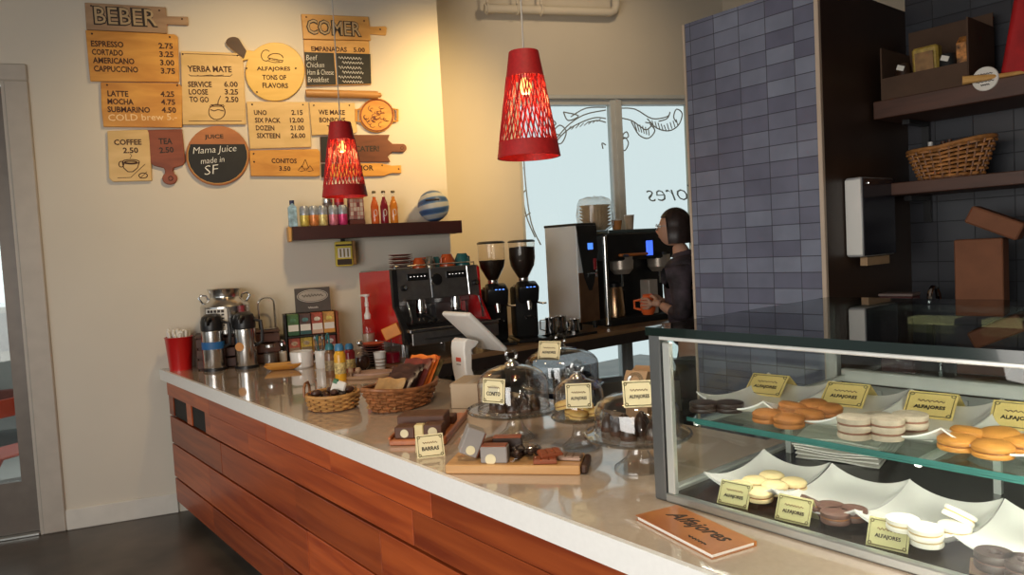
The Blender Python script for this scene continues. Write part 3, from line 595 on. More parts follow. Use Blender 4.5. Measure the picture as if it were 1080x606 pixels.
def soda(px, c, label):
    p = onshelf(px, .15); t = thing('soda_bottle', label, 'bottle', p, -WA, 'glass soda bottles on the shelf')
    H_ = .225
    mb = MB(); mb.lathe([(0, 0), (.026, 0), (.028, .006), (.028, .12), (.022, .145), (.0125, .17), (.011, .185), (0, .185)], 20); mb.build('bottle_body', mat('soda_%d' % px, c, .12, var=.1, coat=.5), t)
    mb = MB(); mb.lathe([(.0115, .184), (.0115, .214), (.0125, .216), (.010, .218), (.0095, .184)], 16); mb.build('bottle_neck', clear, t)
    mb = MB(); mb.lathe([(.0145, .212), (.0145, .220), (.012, .226), (0, .226)], 18); mb.build('bottle_cap', mat('bronze_cap', (.12, .09, .05), .4, .6), t)
    mb = MB(); mb.tube([(.010*math.cos(a), -.0282, .075+.022*math.sin(a)) for a in [k*PI/8 for k in range(17)]], .002, 5); mb.build('label_ring', paper, t)
soda(396, (.66, .13, .03), 'orange soda bottle on the shelf, left of its row'); soda(406, (.22, .015, .03), 'dark red soda bottle between two orange ones on the shelf'); soda(416, (.70, .24, .03), 'amber soda bottle on the shelf, nearest the volleyball')
p = onshelf(458, .13); t = thing('volleyball', 'blue, white and grey volleyball resting on the shelf', 'ball', p, -WA)
vm, N, Lk, bs = _new('volleyball_leather'); tc = N.new('ShaderNodeTexCoord'); wv = N.new('ShaderNodeTexWave'); wv.inputs['Scale'].default_value = 3.6; wv.inputs['Distortion'].default_value = 4.5; wv.inputs['Detail'].default_value = 0; wv.inputs['Detail Scale'].default_value = .8; wv.bands_direction = 'Z'; mpp = N.new('ShaderNodeMapping'); mpp.inputs['Scale'].default_value = (1.0, 1.0, 1.35); mpp.inputs['Rotation'].default_value = (.25, .2, 0)
Lk.new(tc.outputs['Object'], mpp.inputs[0]); Lk.new(mpp.outputs[0], wv.inputs[0]); rp_ = N.new('ShaderNodeValToRGB'); rp_.color_ramp.interpolation = 'CONSTANT'; rp_.color_ramp.elements[0].color = (.05, .11, .26, 1); rp_.color_ramp.elements[1].color = (.55, .56, .54, 1); rp_.color_ramp.elements[1].position = .62; e = rp_.color_ramp.elements.new(.3); e.color = (.13, .24, .45, 1)
Lk.new(wv.outputs[0], rp_.inputs[0]); Lk.new(rp_.outputs[0], bs.inputs['Base Color']); bs.inputs['Roughness'].default_value = .4
mb = MB(); mb.ball((0, 0, .112), .112, 32); mb.build('ball_skin', vm, t)
mb = MB(); mb.tube([(-.075, -.079, .148), (-.045, -.097, .149), (-.012, -.105, .150), (.016, -.105, .150)], .006, 6); mb.build('black_mark', ink, t)
# yellow mate packet hanging under the shelf
q = wsz(365, 278, .09); t = thing('mate_packet', 'yellow and brown tea packet hanging from the underside of the shelf', 'packet', wpt(q[0], .09, 1.735), -WA)
mb = MB(); mb.box((-.012, 0, -.105), (.115, .06, .17), .006); mb.build('packet_body', mat('yellow_print', (.62, .50, .07), .4, var=.1), t)
mb = MB(); mb.box((.058, .0, -.10), (.022, .058, .165), .004); mb.build('packet_side', mat('brown_print', (.25, .13, .04), .5, var=.3, scale=30), t)
for zz, hh, wd in ((-.16, .04, .10), (-.045, .012, .11)): mb = MB(); mb.box((-.012, -.0305, zz), (wd, .002, hh), .0005); mb.build('dark_band', ink, t)
mb = MB(); mb.box((-.012, -.031, -.098), (.085, .002, .066), .0005); mb.build('label_panel', paper, t)
mb = MB()
for k in range(3): mb.box((-.037+k*.025, -.0325, -.098), (.010, .002, .056)); 
mb.build('label_print', mat('olive_print', (.20, .15, .03), .5), t)
mb = MB(); mb.box((-.012, 0, -.01), (.03, .004, .0198)); mb.build('hanger', black, t)
# ================================================================== FAR END OF THE COUNTER
def oc(px, py, z=HC): p = atz(px, py, z); return Vector((p.x, p.y, z))
CAMZ = -YAW
def bucket(): 
    p = oc(191, 389.5); t = thing('straw_cup', 'red cup full of white wrapped straws at the counter far corner', 'cup', p)
    mb = MB(); mb.lathe([(0, 0), (.066, 0), (.082, .205), (.086, .21), (.08, .212), (.064, .01), (0, .01)], 32); mb.build('cup_body', redp, t)
    for k in range(22):
        a = random.uniform(0, 2*PI); r = .06*math.sqrt(random.random()); mb = MB(); mb.tube([(r*.7*math.cos(a), r*.7*math.sin(a), .02), (r*1.1*math.cos(a), r*1.1*math.sin(a), random.uniform(.22, .265))], .009, 8); mb.build('wrapped_straw', paper, t)
bucket()
# crate with steel dispenser
cr = wpt(.46, .145, HC); t = thing('slatted_crate', 'dark red brown slatted crate under the steel milk can', 'crate', cr, -WA)
crw = wood('crate_wood', (.065, .022, .014), (.11, .042, .024), (3, 20, 20), .5); CW, CDp, CHt = .50, .25, .20
for k in range(3):
    for yy in (-CDp/2, CDp/2): mb = MB(); mb.box((0, yy, .034+k*.066), (CW, .014, .056), .003); mb.build('slat', crw, t)
    for xx in (-CW/2+.006, CW/2-.006): mb = MB(); mb.box((xx, 0, .034+k*.066), (.012, CDp-.016, .056), .003); mb.build('slat', crw, t)
for xx in (-CW/2+.022, CW/2-.022):
    for yy in (-CDp/2+.018, CDp/2-.018): mb = MB(); mb.box((xx, yy, .1), (.02, .02, .2)); mb.build('corner_post', crw, t)
mb = MB(); mb.box((0, 0, CHt+.006), (CW+.01, CDp+.012, .011), .003); mb.build('top_board', crw, t)
ZC = HC+CHt+.0125
t = thing('milk_can', 'round steel milk can with lid, loop handles and printed label', 'drink dispenser', wpt(.395, .165, ZC), -WA); R = .150
mb = MB(); mb.lathe([(0, 0), (R-.005, 0), (R, .006), (R, .175), (R-.015, .195), (R-.05, .222), (R-.062, .232), (R-.062, .238), (0, .238)], 40); mb.build('can_body', steel, t)
mb = MB(); mb.lathe([(0, .238), (.088, .239), (.09, .258), (.098, .272), (.104, .284), (.100, .288), (.05, .284), (0, .283)], 40); mb.build('can_lid', steel, t)
for sx in (-1, 1): mb = MB(); mb.tube([(sx*(R-.02), 0, .195), (sx*(R+.004), 0, .232), (sx*(R-.01), 0, .25), (sx*(R-.04), 0, .246), (sx*(R-.05), 0, .222)], .007, 8); mb.build('loop_handle', chrome, t)
# paper label wrapped on the curve
mb = MB(); vs = []; n = 8
for k in range(n+1):
    a = math.radians(-138+52*k/n); vs += [((R+.0015)*math.cos(a), (R+.0015)*math.sin(a), .03), ((R+.0015)*math.cos(a), (R+.0015)*math.sin(a), .165)]
mb.add(vs, [(2*k, 2*k+2, 2*k+3, 2*k+1) for k in range(n)]); lb = mb.build('paper_label', paper, t)
mb = MB()
for k in range(6):
    z = .15-k*.022
    for a0 in range(5):
        if random.random() < .8: a = math.radians(-130+a0*8.5); mb.box(((R+.003)*math.cos(a), (R+.003)*math.sin(a), z), (.016, .002, .009 if k else .016), rot=Quaternion((0, 0, 1), a+PI/2))
mb.build('label_print', ink, lb)
mb = MB(); T_ = Matrix.Translation((.03, -R-.001, .05)) @ Matrix.Rotation(PI/2, 4, 'X'); mb.lathe([(0, 0), (.014, 0), (.014, .04), (0, .04)], 14, T=T_); mb.box((.03, -R-.05, .045), (.014, .022, .05), .004); mb.box((.03, -R-.045, .08), (.01, .01, .05), .003); mb.build('tap', black, t)
t = thing('wire_bottle_rack', 'chrome wire rack with looped top at the crate right end', 'rack', wpt(.645, .14, ZC), -WA)
for yy in (-.06, 0, .06):
    mb = MB(); pts = [(-.05, yy, .003), (-.05, yy, .17)]+[(-.05*math.cos(a), yy, .17+.04*math.sin(a)) for a in [k*PI/8 for k in range(9)]]+[(.05, yy, .003)]; mb.tube(pts, .004, 6); mb.build('wire_hoop', chrome, t)
for z in (.03, .09, .15):
    mb = MB(); mb.tube([(-.05, -.06, z), (-.05, .06, z)], .003, 6); mb.build('cross_wire', chrome, t)
    mb = MB(); mb.tube([(.05, -.06, z), (.05, .06, z)], .003, 6); mb.build('cross_wire', chrome, t)
mb = MB(); mb.box((0, 0, .004), (.11, .13, .006), .002); mb.build('base_plate', steel, t)
def airpot(px, py, label, band):
    p = oc(px, py); t = thing('airpot', label, 'coffee airpot', p, CAMZ-.05, 'steel airpots on the counter')
    S = .97; mb = MB(); mb.lathe([(0, 0), (.072, 0), (.072, .014), (.066, .018), (0, .018)], 32); mb.build('base_ring', black, t)
    mb = MB(); mb.lathe([(0, .018), (.064, .018), (.066, .024), (.066, .245), (.062, .25), (0, .25)], 36); body = mb.build('steel_body', steel, t)
    mb = MB(); mb.lathe([(0, .25), (.066, .25), (.067, .27), (.066, .305), (.056, .335), (.035, .35), (0, .352)], 32); mb.build('pump_lid', black, t)
    mb = MB(); mb.tube([(.01, -.05, .315), (.012, -.085, .318), (.012, -.098, .305), (.012, -.1, .285)], .014, 10, rs=[.02, .018, .014, .011]); mb.build('spout', black, t)
    mb = MB(); mb.tube([(.064, 0, .30), (.105, .0, .29), (.11, .0, .22), (.108, 0, .16), (.066, 0, .14)], .011, 8); mb.build('carry_handle', black, t)
    mb = MB()
    if band == 'blue':
        mb.lathe([(.0675, .135), (.0675, .18)], 32); vs = mb; o = mb.build('blue_label', mat('blue_label', (.02, .13, .36), .5), body)
        m2 = MB(); T_ = Matrix.Translation((-.03, -.0665, .151)); text_mb(m2, 'DECAF', .045, .014, T_, .003)
    else:
        T_ = Matrix.Translation((-.012, -.0655, .14)) @ Matrix.Rotation(PI/2, 4, 'X'); mb.lathe([(0, .002), (.027, .002), (.027, -.004)], 24, T=T_); mb.build('orange_label', mat('orange_label', (.62, .27, .07), .5), body)
airpot(227, 390, 'steel airpot with blue band, left of the pair', 'blue'); airpot(261, 387.5, 'steel airpot with round orange label, right of the pair', 'orange')
# spice jar, shaker, wooden dish
p = oc(286, 385.5); t = thing('spice_jar', 'glass jar of dark spice beside the right airpot', 'jar', p)
mb = MB(); mb.lathe([(.034, .0), (.042, .01), (.042, .10), (.03, .12)], 24); mb.build('jar_glass', clear, t); mb = MB(); mb.lathe([(0, .003), (.033, .003), (.039, .012), (.039, .08), (0, .085)], 20); mb.build('dark_spice', mat('dark_spice', (.09, .07, .055), .7, var=.8, scale=160), t); mb = MB(); mb.lathe([(0, .119), (.033, .119), (.033, .135), (0, .137)], 20); mb.build('jar_lid', steel, t)
p = oc(299, 381.5); t = thing('sugar_shaker', 'small glass sugar shaker with steel top behind the wooden dish', 'shaker', p)
mb = MB(); mb.lathe([(.024, 0), (.028, .01), (.026, .10), (.02, .11)], 20); mb.build('shaker_glass', clear, t); mb = MB(); mb.lathe([(0, .004), (.023, .004), (.025, .012), (.024, .07), (0, .07)], 18); mb.build('sugar', paper, t); mb = MB(); mb.lathe([(.0215, .108), (.022, .125), (.012, .145), (0, .148)], 20); mb.build('shaker_top', chrome, t)
p = oc(299, 389.5); t = thing('wooden_dish', 'orange brown wooden dish of wrapped sugars on the counter', 'dish', p, -.45)
def dishf(u, v): rr = max(abs(u), abs(v)); return (u*.105, v*.055, .006+.032*rr**4)
mb = MB(); mb.grid(dishf, 14, 10, .006); mb.build('dish_body', pine_o, t)
for k in range(7): mb = MB(); mb.box((random.uniform(-.06, .06), random.uniform(-.025, .025), .017+random.uniform(0, .014)), (.05, .02, .012), .004, rot=Quaternion((0, 0, 1), random.uniform(0, 3))); mb.build('sugar_packet', mat('brown_packet', (.40, .17, .07), .6), t)
# white pot with napkins
p = oc(319, 387); t = thing('sugar_pot', 'wide white ceramic pot in front of the tea boxes', 'pot', p)
mb = MB(); mb.lathe([(0, 0), (.058, 0), (.066, .008), (.07, .095), (.068, .10), (.064, .098), (.06, .012), (0, .012)], 32); mb.build('pot_body', white_cer, t)
mb = MB(); mb.tube([(.066, -.02, .08), (.10, -.03, .075), (.105, -.032, .04), (.066, -.02, .025)], .007, 8); mb.build('pot_handle', white_cer, t)
mb = MB(); mb.lathe([(0, .07), (.0605, .07)], 24); mb.build('sugar_fill', paper, t)
p = oc(340.5, 387.5); t = thing('utensil_canister', 'narrow white canister holding spoons beside the bottles', 'canister', p)
mb = MB(); mb.lathe([(0, 0), (.038, 0), (.041, .005), (.041, .105), (.038, .107), (.036, .01), (0, .01)], 28); mb.build('canister_body', white_cer, t)
for k in range(7):
    a = 2*PI*k/7; mb = MB(); mb.tube([(.02*math.cos(a), .02*math.sin(a), .015), (.034*math.cos(a), .034*math.sin(a), .17)], .0035, 6); mb.ball((.035*math.cos(a), .035*math.sin(a), .18), .013, 10, .6, 1, 1.4); mb.build('spoon', steel if k % 2 else teal, t)
# tea box rack against the wall
s0, _ = wsz(299, 372, .14); s1, _ = wsz(359, 372, .14); TW = s1-s0
rack = thing('tea_rack', 'dark rack holding two rows of tea boxes by the wall', 'rack', wpt((s0+s1)/2, .15, HC), -WA)
mb = MB(); mb.box((0, .055, .151), (TW-.03, .012, .300), .003); mb.build('back_board', black, rack)
for sx in (-1, 1): mb = MB(); mb.box((sx*(TW/2-.018), -.02, .151), (.016, .138, .301), .003); mb.build('side_board', walnut if sx > 0 else black, rack)
for z in (.008, .150): mb = MB(); mb.box((0, -.02, z), (TW-.054, .136, .012), .002); mb.build('shelf_board', black, rack)
cols = [((.07, .16, .05), (.03, .10, .04), 'green'), ((.10, .055, .05), (.03, .10, .10), 'brown and teal'), ((.42, .08, .05), (.60, .40, .28), 'white and red'), ((.62, .33, .09), (.66, .30, .06), 'orange'), ((.45, .09, .05), (.3, .2, .12), 'red'), ((.60, .42, .07), (.25, .18, .10), 'yellow'), ((.55, .30, .08), (.20, .12, .08), 'amber'), ((.30, .07, .06), (.5, .45, .40), 'dark red')]
bw = (TW-.062)/4
for i, (c, c2, nm) in enumerate(cols):
    r_, k = divmod(i, 4); z0 = .158 if r_ == 0 else .016
    lab = '%s tea box in the %s row of the rack, %s' % (nm, 'upper' if r_ == 0 else 'lower', ('at the left end', 'second from the left', 'second from the right', 'at the right end')[k])
    pp = wpt((s0+s1)/2-TW/2+.031+bw*(k+.5), .15+.025, HC+z0)
    t = thing('tea_box', lab, 'tea box', pp, -WA, 'tea boxes in the rack'); hb = .140 if r_ == 0 else .125
    mb = MB(); mb.box((0, 0, hb/2), (bw-.004, .085, hb), .003); mb.build('box_body', mat('tea_a%d' % i, c, .5, var=.5, scale=34), t)
    mb = MB(); mb.box((0, -.0435, hb*.36), (bw-.012, .002, hb*.30), .0005); mb.build('box_label', paper if i < 4 else mat('tea_b%d' % i, c2, .5), t)
    mb = MB(); mb.box((0, -.0435, hb*.12), (bw-.006, .002, hb*.17), .0005); mb.build('box_band', mat('tea_c%d' % i, c2, .5), t)
    mb = MB(); mb.ball((0, -.043, hb*.72), bw*.27, 12, 1, .05, .7); mb.build('box_picture', mat('tea_d%d' % i, tuple(min(1, x*1.8+.03) for x in c2), .5, var=.6, scale=60), t)
# grey card standing on the rack
a = wsz(312, 326.5, .15); b2 = wsz(349.5, 325.5, .15); top = wsz(330, 303, .15)[1]
t = thing('counter_sign', 'dark grey sign card with pale cartouche on top of the tea rack', 'sign', wpt((a[0]+b2[0])/2, .12, HC+.3015), -WA)
sw, sh = b2[0]-a[0], .162
mb = MB(); mb.box((0, 0, sh/2), (sw, .006, sh), .001); mb.build('card', mat('charcoal_card', (.085, .075, .068), .6), t)
mb = MB(); mb.prism(arc(0, 0, sw*.40, .036, 0, 345, 30), -.0062, -.0035, Matrix.Translation((0, 0, sh*.66))); mb.build('cartouche', mat('pale_card', (.40, .37, .32), .6), t)
mb = MB(); mb.tube([(x, -.0055, z+sh*.66) for x, z in arc(0, 0, sw*.43, .041, 0, 345, 30)], .0016, 5, True); mb.build('cartouche_rim', paper, t)
mb = MB(); squiggle(mb, -sw*.3, sh*.68, sw*.6, .011, -.0065, .0022, 7); mb.build('script_lettering', ink, t)
mb = MB(); squiggle(mb, -sw*.14, sh*.17, sw*.28, .007, -.004, .0022, 5); mb.build('small_lettering', paper, t)
mb = MB(); mb.box((0, .012, .02), (sw*.5, .02, .038), .002); mb.build('easel_foot', black, t)
# three drink bottles
def sbottle(px, py, h, r, c, capc, label, pump=False):
    p = oc(px, py); t = thing('syrup_bottle', label, 'bottle', p, CAMZ, 'small coloured bottles on the counter')
    mb = MB(); mb.lathe([(0, 0), (r*.94, 0), (r, .006), (r, h*.70), (r*.8, h*.78), (r*.55, h*.82), (0, h*.82)], 22); mb.build('bottle_body', c, t)
    mb = MB(); mb.lathe([(0, h*.82), (r*.80, h*.82), (r*.80, h*.92), (r*.5, h), (0, h)], 20); mb.build('bottle_cap', capc, t)
    mb = MB(); mb.lathe([(r+.0008, h*.2), (r+.0008, h*.5)], 22); mb.build('bottle_label', mat('lb_%d' % px, (.28, .2, .1) if pump else (.7, .5, .2), .5, var=.6, scale=60), t)
    if pump:
        mb = MB(); mb.tube([(0, 0, h), (0, 0, h+.05), (0, -.03, h+.058)], .005, 8); mb.build('pump_stem', teal, t)
bluecap = mat('blue_cap', (.05, .20, .38), .4)
sbottle(349.5, 397, .185, .030, mat('brown_syrup', (.20, .10, .05), .25, var=.4, scale=30), mat('teal_cap', (.03, .17, .20), .4), 'brown bottle with teal cap and pump, left of three', True)
sbottle(360, 401, .198, .031, mat('yellow_syrup', (.80, .42, .03), .25, var=.15), bluecap, 'yellow honey bottle with blue cap, middle of three bottles')
sbottle(370, 394, .172, .030, mat('red_syrup', (.32, .02, .03), .25, var=.3), bluecap, 'red bottle with blue cap, right of three')
# white pump bottle standing before the red machine side
p = oc(390.5, 377.5); t = thing('pump_dispenser', 'tall clear bottle with white pump before the red machine side', 'pump bottle', p, CAMZ)
mb = MB(); mb.lathe([(.036, 0), (.04, .008), (.04, .20), (.03, .235), (.016, .255)], 24); mb.build('bottle_glass', clear, t); mb = MB(); mb.lathe([(0, .004), (.035, .004), (.038, .012), (.038, .16), (0, .16)], 20); mb.build('syrup', mat('clear_syrup', (.45, .33, .24), .2), t)
mb = MB(); mb.lathe([(0, .254), (.02, .254), (.022, .28), (.012, .30), (.009, .33), (.013, .335), (.013, .36), (.010, .366), (.010, .395), (.022, .40), (.022, .412), (0, .414)], 20); mb.tube([(0, 0, .405), (-.045, -.01, .407)], .006, 8); mb.build('pump_head', white_pl, t)
# stack of dark saucers and the orange box
p = oc(394, 384.5); t0 = p
for k in range(9):
    t = MB(); t.lathe([(0, 0), (.035, 0), (.045, .004), (.070, .012), (.072, .0145), (.066, .0145), (.042, .007), (0, .006)], 30)
    o = t.build('saucer', mat('black_saucer', (.02, .018, .018), .25) if k < 8 else orange, None, (p.x, p.y, HC+k*.0148))
    tag(o, ('orange saucer topping the stack of dark saucers' if k == 8 else 'black saucer in the tall saucer stack by the red pitcher'), 'saucer', 'saucers stacked by the red pitcher')
    if k == 8: o.location.z = HC+8*.0148
p = oc(381, 389); t = thing('glass_carafe', 'round glass carafe of dark syrup between bottles and saucers', 'carafe', p)
mb = MB(); mb.lathe([(.036, 0), (.052, .02), (.056, .05), (.046, .09), (.024, .115), (.026, .14)], 28); mb.build('carafe_glass', clear, t); mb = MB(); mb.lathe([(0, .004), (.034, .004), (.049, .022), (.0525, .05), (.047, .075), (0, .078)], 24); mb.build('dark_syrup', mat('dark_syrup', (.05, .02, .015), .15), t)
mb = MB(); mb.ball((0, 0, .152), .02, 14); mb.build('stopper', chrome, t)
p = oc(401.5, 389.5); t = thing('paper_cup', 'white ribbed paper cup standing before the red pitcher', 'cup', p)
mb = MB(); mb.lathe([(0, 0), (.026, 0), (.036, .10), (.038, .103), (.035, .103), (.025, .005), (0, .005)], 24); mb.build('cup_body', white_cer, t)
mb = MB(); [mb.lathe([(.0265+.0098*z/.10+.0006, z), (.0265+.0098*(z+.006)/.10+.0014, z+.003), (.0265+.0098*(z+.006)/.10+.0006, z+.006)], 24) for z in (.02, .04, .06)]; mb.build('cup_print', mat('cup_print_brown', (.25, .17, .11), .6), t)
p = oc(415, 382.5); t = thing('juice_pitcher', 'glass pitcher half full of red juice, handle at right', 'pitcher', p, CAMZ)
mb = MB(); mb.lathe([(.036, 0), (.046, .004), (.046, .13), (.05, .148)], 28); mb.build('pitcher_glass', clear, t); mb = MB(); mb.lathe([(0, .005), (.0435, .005), (.0435, .065), (0, .065)], 24); mb.build('red_juice', mat('red_juice', (.32, .008, .035), .1), t)
mb = MB(); mb.tube([(.048, 0, .135), (.085, 0, .14), (.092, 0, .10), (.08, 0, .05), (.047, 0, .03)], .0055, 8); mb.build('pitcher_handle', glass('thick_glass', (.95, .95, .95), 1.9), t)
t = thing('order_card', 'tilted orange card box on a stick rising from the juice pitcher', 'card', p+Vector((0, 0, .0665)), CAMZ)
mb = MB(); mb.tube([(-.01, .0, .0), (-.005, 0, .09)], .003, 6); mb.build('stick', stain, t); mb = MB(); mb.box((0, 0, .125), (.105, .032, .075), .004, rot=Quaternion((0, 1, 0), -.38)); mb.build('card_box', mat('orange_card', (.78, .27, .03), .5, var=.1), t)
# wooden oval lid tray on glasses
c0 = oc(391, 397.5); 
t = thing('oval_tray', 'low oval wooden tray with two round knobs and folded cloth', 'tray', c0+Vector((0, .03, .0005)), CAMZ+.1)
lw = wood('lid_wood', (.34, .20, .11), (.46, .29, .17), (3, 20, 20), .5)
mb = MB(); mb.lathe([(0, .0), (.142, 0), (.148, .006), (.148, .014), (.14, .02), (.13, .012), (0, .012)], 40, sx=1, sy=.72); mb.build('tray_body', lw, t)
mb = MB(); mb.lathe([(.10, .0125), (.125, .014), (.12, .026), (.05, .032), (0, .033)], 36, c=(.03, .0, 0), sx=1, sy=.62); mb.build('folded_cloth', mat('pink_cloth', (.46, .30, .23), .8, var=.2, scale=18, bump=.3), t)
for x in (-.085, -.045): mb = MB(); mb.lathe([(0, .012), (.008, .012), (.008, .03), (.016, .04), (.017, .05), (.012, .06), (0, .062)], 18, c=(x, -.05, 0)); mb.build('knob', lw, t)
# ================================================================== BASKETS
straw = mat('honey_wicker', (.50, .26, .08), .55, var=.35, scale=30); dstraw = mat('brown_wicker', (.22, .085, .028), .5, var=.4, scale=30)
def basket(t, rx, ry, h, flare, rows_, stakes, m1, m2, r=.0055, wav=.006, rimup=None):
    mb = MB(); mb.lathe([(0, .002), (1, .002), (1, .008), (0, .008)], 36, sx=rx, sy=ry); mb.build('basket_base', m2, t)
    def up(a): return rimup(a) if rimup else 0
    mb = MB(); n = stakes*4
    for k in range(rows_):
        f = (k+.5)/rows_; z = .006+f*(h-.006); sc_ = 1+flare*f; pts = []
        for i in range(n):
            a = 2*PI*i/n; o = wav*math.cos(PI*(i/4*1+k)); pts.append(((rx*sc_+o)*math.cos(a), (ry*sc_+o)*math.sin(a), z+up(a)*f))
        mb.tube(pts, r, 5, True)
    mb.build('woven_side', m1, t)
    mb = MB()
    for i in range(stakes):
        a = 2*PI*i/stakes; mb.tube([((rx*(1+flare*f))*math.cos(a), (ry*(1+flare*f))*math.sin(a), .004+f*h+up(a)*f) for f in (0, .5, 1)], r*.7, 5)
    mb.build('basket_stakes', m2, t)
    mb = MB(); mb.tube([((rx*(1+flare))*math.cos(2*PI*i/40), (ry*(1+flare))*math.sin(2*PI*i/40), h+.004+up(2*PI*i/40)) for i in range(40)], r*1.35, 7, True); mb.build('basket_rim', m1, t)
p = oc(352, 430); bk = thing('wicker_basket', 'small round honey wicker basket with one loop handle', 'basket', p, 0)
basket(bk, .098, .098, .062, .14, 6, 22, straw, dstraw)
mb = MB(); ha = CAMZ+PI; hx, hy = math.cos(ha), math.sin(ha); px_, py_ = -hy, hx
mb.tube([(.112*hx+px_*w_, .112*hy+py_*w_, .062+zz) for w_, zz in ((-.045, 0), (-.04, .035), (-.02, .055), (.02, .055), (.04, .035), (.045, 0))], .006, 7); mb.build('loop_handle', dstraw, bk)
for k in range(12):
    a = 2*PI*k/12+.3; r = .035+.035*(k % 2)
    t = thing('wrapped_chocolate', 'small dark wrapped chocolate in the honey wicker basket', 'chocolate', p+Vector((r*math.cos(a), r*math.sin(a), .012+.021*(k % 3))), a, 'chocolates in the small basket')
    mb = MB(); mb.ball((0, 0, .02), .021, 12, 1.2, .9, .75); mb.build('wrapper', mat('chocolate_wrapper', (.07, .028, .018), .3, var=.4), t)
    mb = MB()
    for sx in (-1, 1): mb.add([(sx*.022, 0, .02), (sx*.036, -.010, .026), (sx*.036, .010, .018)], [(0, 1, 2)]); mb.add([(sx*.022, 0, .0215), (sx*.036, -.010, .0275), (sx*.036, .010, .0195)], [(0, 1, 2)])
    mb.build('twist_ends', mat('chocolate_wrapper', (.07, .028, .018)), t)
t = thing('candy_packet', 'white, green and red candy packet standing in the small basket', 'packet', p+Vector((.02, -.02, .062)), CAMZ, None)
mb = MB(); mb.box((0, 0, .03), (.06, .018, .055), .006, rot=Quaternion((0, 1, 0), .35)); mb.build('packet_body', paper, t)
mb = MB(); mb.box((-.01, -.0, .055), (.022, .02, .022), .004, rot=Quaternion((0, 1, 0), .35)); mb.build('green_corner', mat('green_print', (.05, .18, .08), .5), t)
mb = MB(); mb.box((.008, -.001, .012), (.05, .019, .012), .003, rot=Quaternion((0, 1, 0), .35)); mb.build('dark_print', ink, t)
p = oc(424, 428); bk2 = thing('wicker_basket', 'long dark wicker basket heaped with orange and dark packets', 'basket', p, math.radians(20))
BR = math.radians(20)
basket(bk2, .150, .095, .085, .32, 7, 26, mat('red_wicker', (.30, .115, .04), .5, var=.4, scale=30), dstraw, .006, .006, lambda a: .018*math.cos(a)**2)
fo = mat('orange_foil', (.80, .20, .03), .35, var=.25, scale=18); fd = mat('dark_foil', (.05, .022, .018), .3, var=.5, scale=18); fr = mat('maroon_foil', (.16, .03, .025), .35, var=.4, scale=18); fg = mat('olive_foil', (.10, .08, .03), .35, var=.4, scale=18); fb = mat('tan_foil', (.46, .27, .11), .4, var=.3, scale=18)
def packet(loc, rot, m, sx, sy, sz, label, group, lab=None):
    t = thing('snack_packet', label, 'packet', loc, 0, group, rot)
    def fn(u, v): return (u*sx, v*sy, sz*(1-abs(u)**4)*(1-abs(v)**3))
    def fn2(u, v): return (u*sx, v*sy, -sz*(1-abs(u)**4)*(1-abs(v)**3))
    mb = MB(); mb.grid(fn, 10, 8, .001); mb.grid(fn2, 10, 8, -.001); mb.build('packet_body', m, t)
    if lab: mb = MB(); mb.grid(lambda u, v: (u*sx*.45, v*sy*.5-.1*sy, fn(u*.45, v*.5-.1)[2]+.0015), 6, 6, .001); mb.build('packet_label', lab, t)
    return t
g2 = 'packets heaped in the long basket'
Rz = Matrix.Rotation(BR, 3, 'Z')
# packets filed in a leaning row, higher towards the right end
row_ = [(-.134, .074, .05, fb, .7, 'tan packet at the left end of the long basket', None), (-.103, .084, -.04, fd, .7, 'dark packet second from the left in the long basket', paper), (-.072, .096, .04, fd, .7, 'brown packet third from the left in the long basket', fr), (-.040, .100, -.03, fd, .7, 'dark packet left of the middle of the long basket', fo), (-.008, .112, .03, fr, .7, 'maroon packet just right of the basket middle', paper), (.024, .118, -.02, fo, .7, 'tall orange packet third from the right in the long basket', fr), (.054, .112, .03, fo, .7, 'tall orange packet second from the right in the long basket', fg), (.084, .100, -.02, fg, .7, 'olive packet leaning over the right end of the long basket', None)]
for x, hh, yaw, m, lean, lb, lab in row_:
    t = thing('snack_packet', lb, 'packet', p+Rz @ Vector((x, random.uniform(-.01, .01), .016)), 0, g2, (0, 0, BR+yaw))
    Tp = Matrix.Rotation(lean, 4, 'Y')
    def bulge(u, v, s_): return (s_*.0095*(1-abs(u)**4)*(1-abs(v)**3), u*.074, hh+v*hh+.004*math.sin(6*u))
    mb = MB()
    n1, n2 = 10, 10
    for s_ in (-1, 1):
        vs = [bulge(-1+2*i/n1, -1+2*j/n2, s_) for j in range(n2+1) for i in range(n1+1)]
        mb.add(vs, [(j*(n1+1)+i, j*(n1+1)+i+1, (j+1)*(n1+1)+i+1, (j+1)*(n1+1)+i) for j in range(n2) for i in range(n1)], Tp)
    mb.build('packet_body', m, t)
    if lab:
        mb = MB(); vs = []
        for j in range(5):
            for i in range(5):
                u, v = -.5+i/4, -.1+.6*j/4; q_ = bulge(u, v, -1); vs.append((q_[0]-.0012, q_[1], q_[2]))
        mb.add(vs, [(j*5+i, j*5+i+1, (j+1)*5+i+1, (j+1)*5+i) for j in range(4) for i in range(4)], Tp); mb.build('packet_label', lab, t)
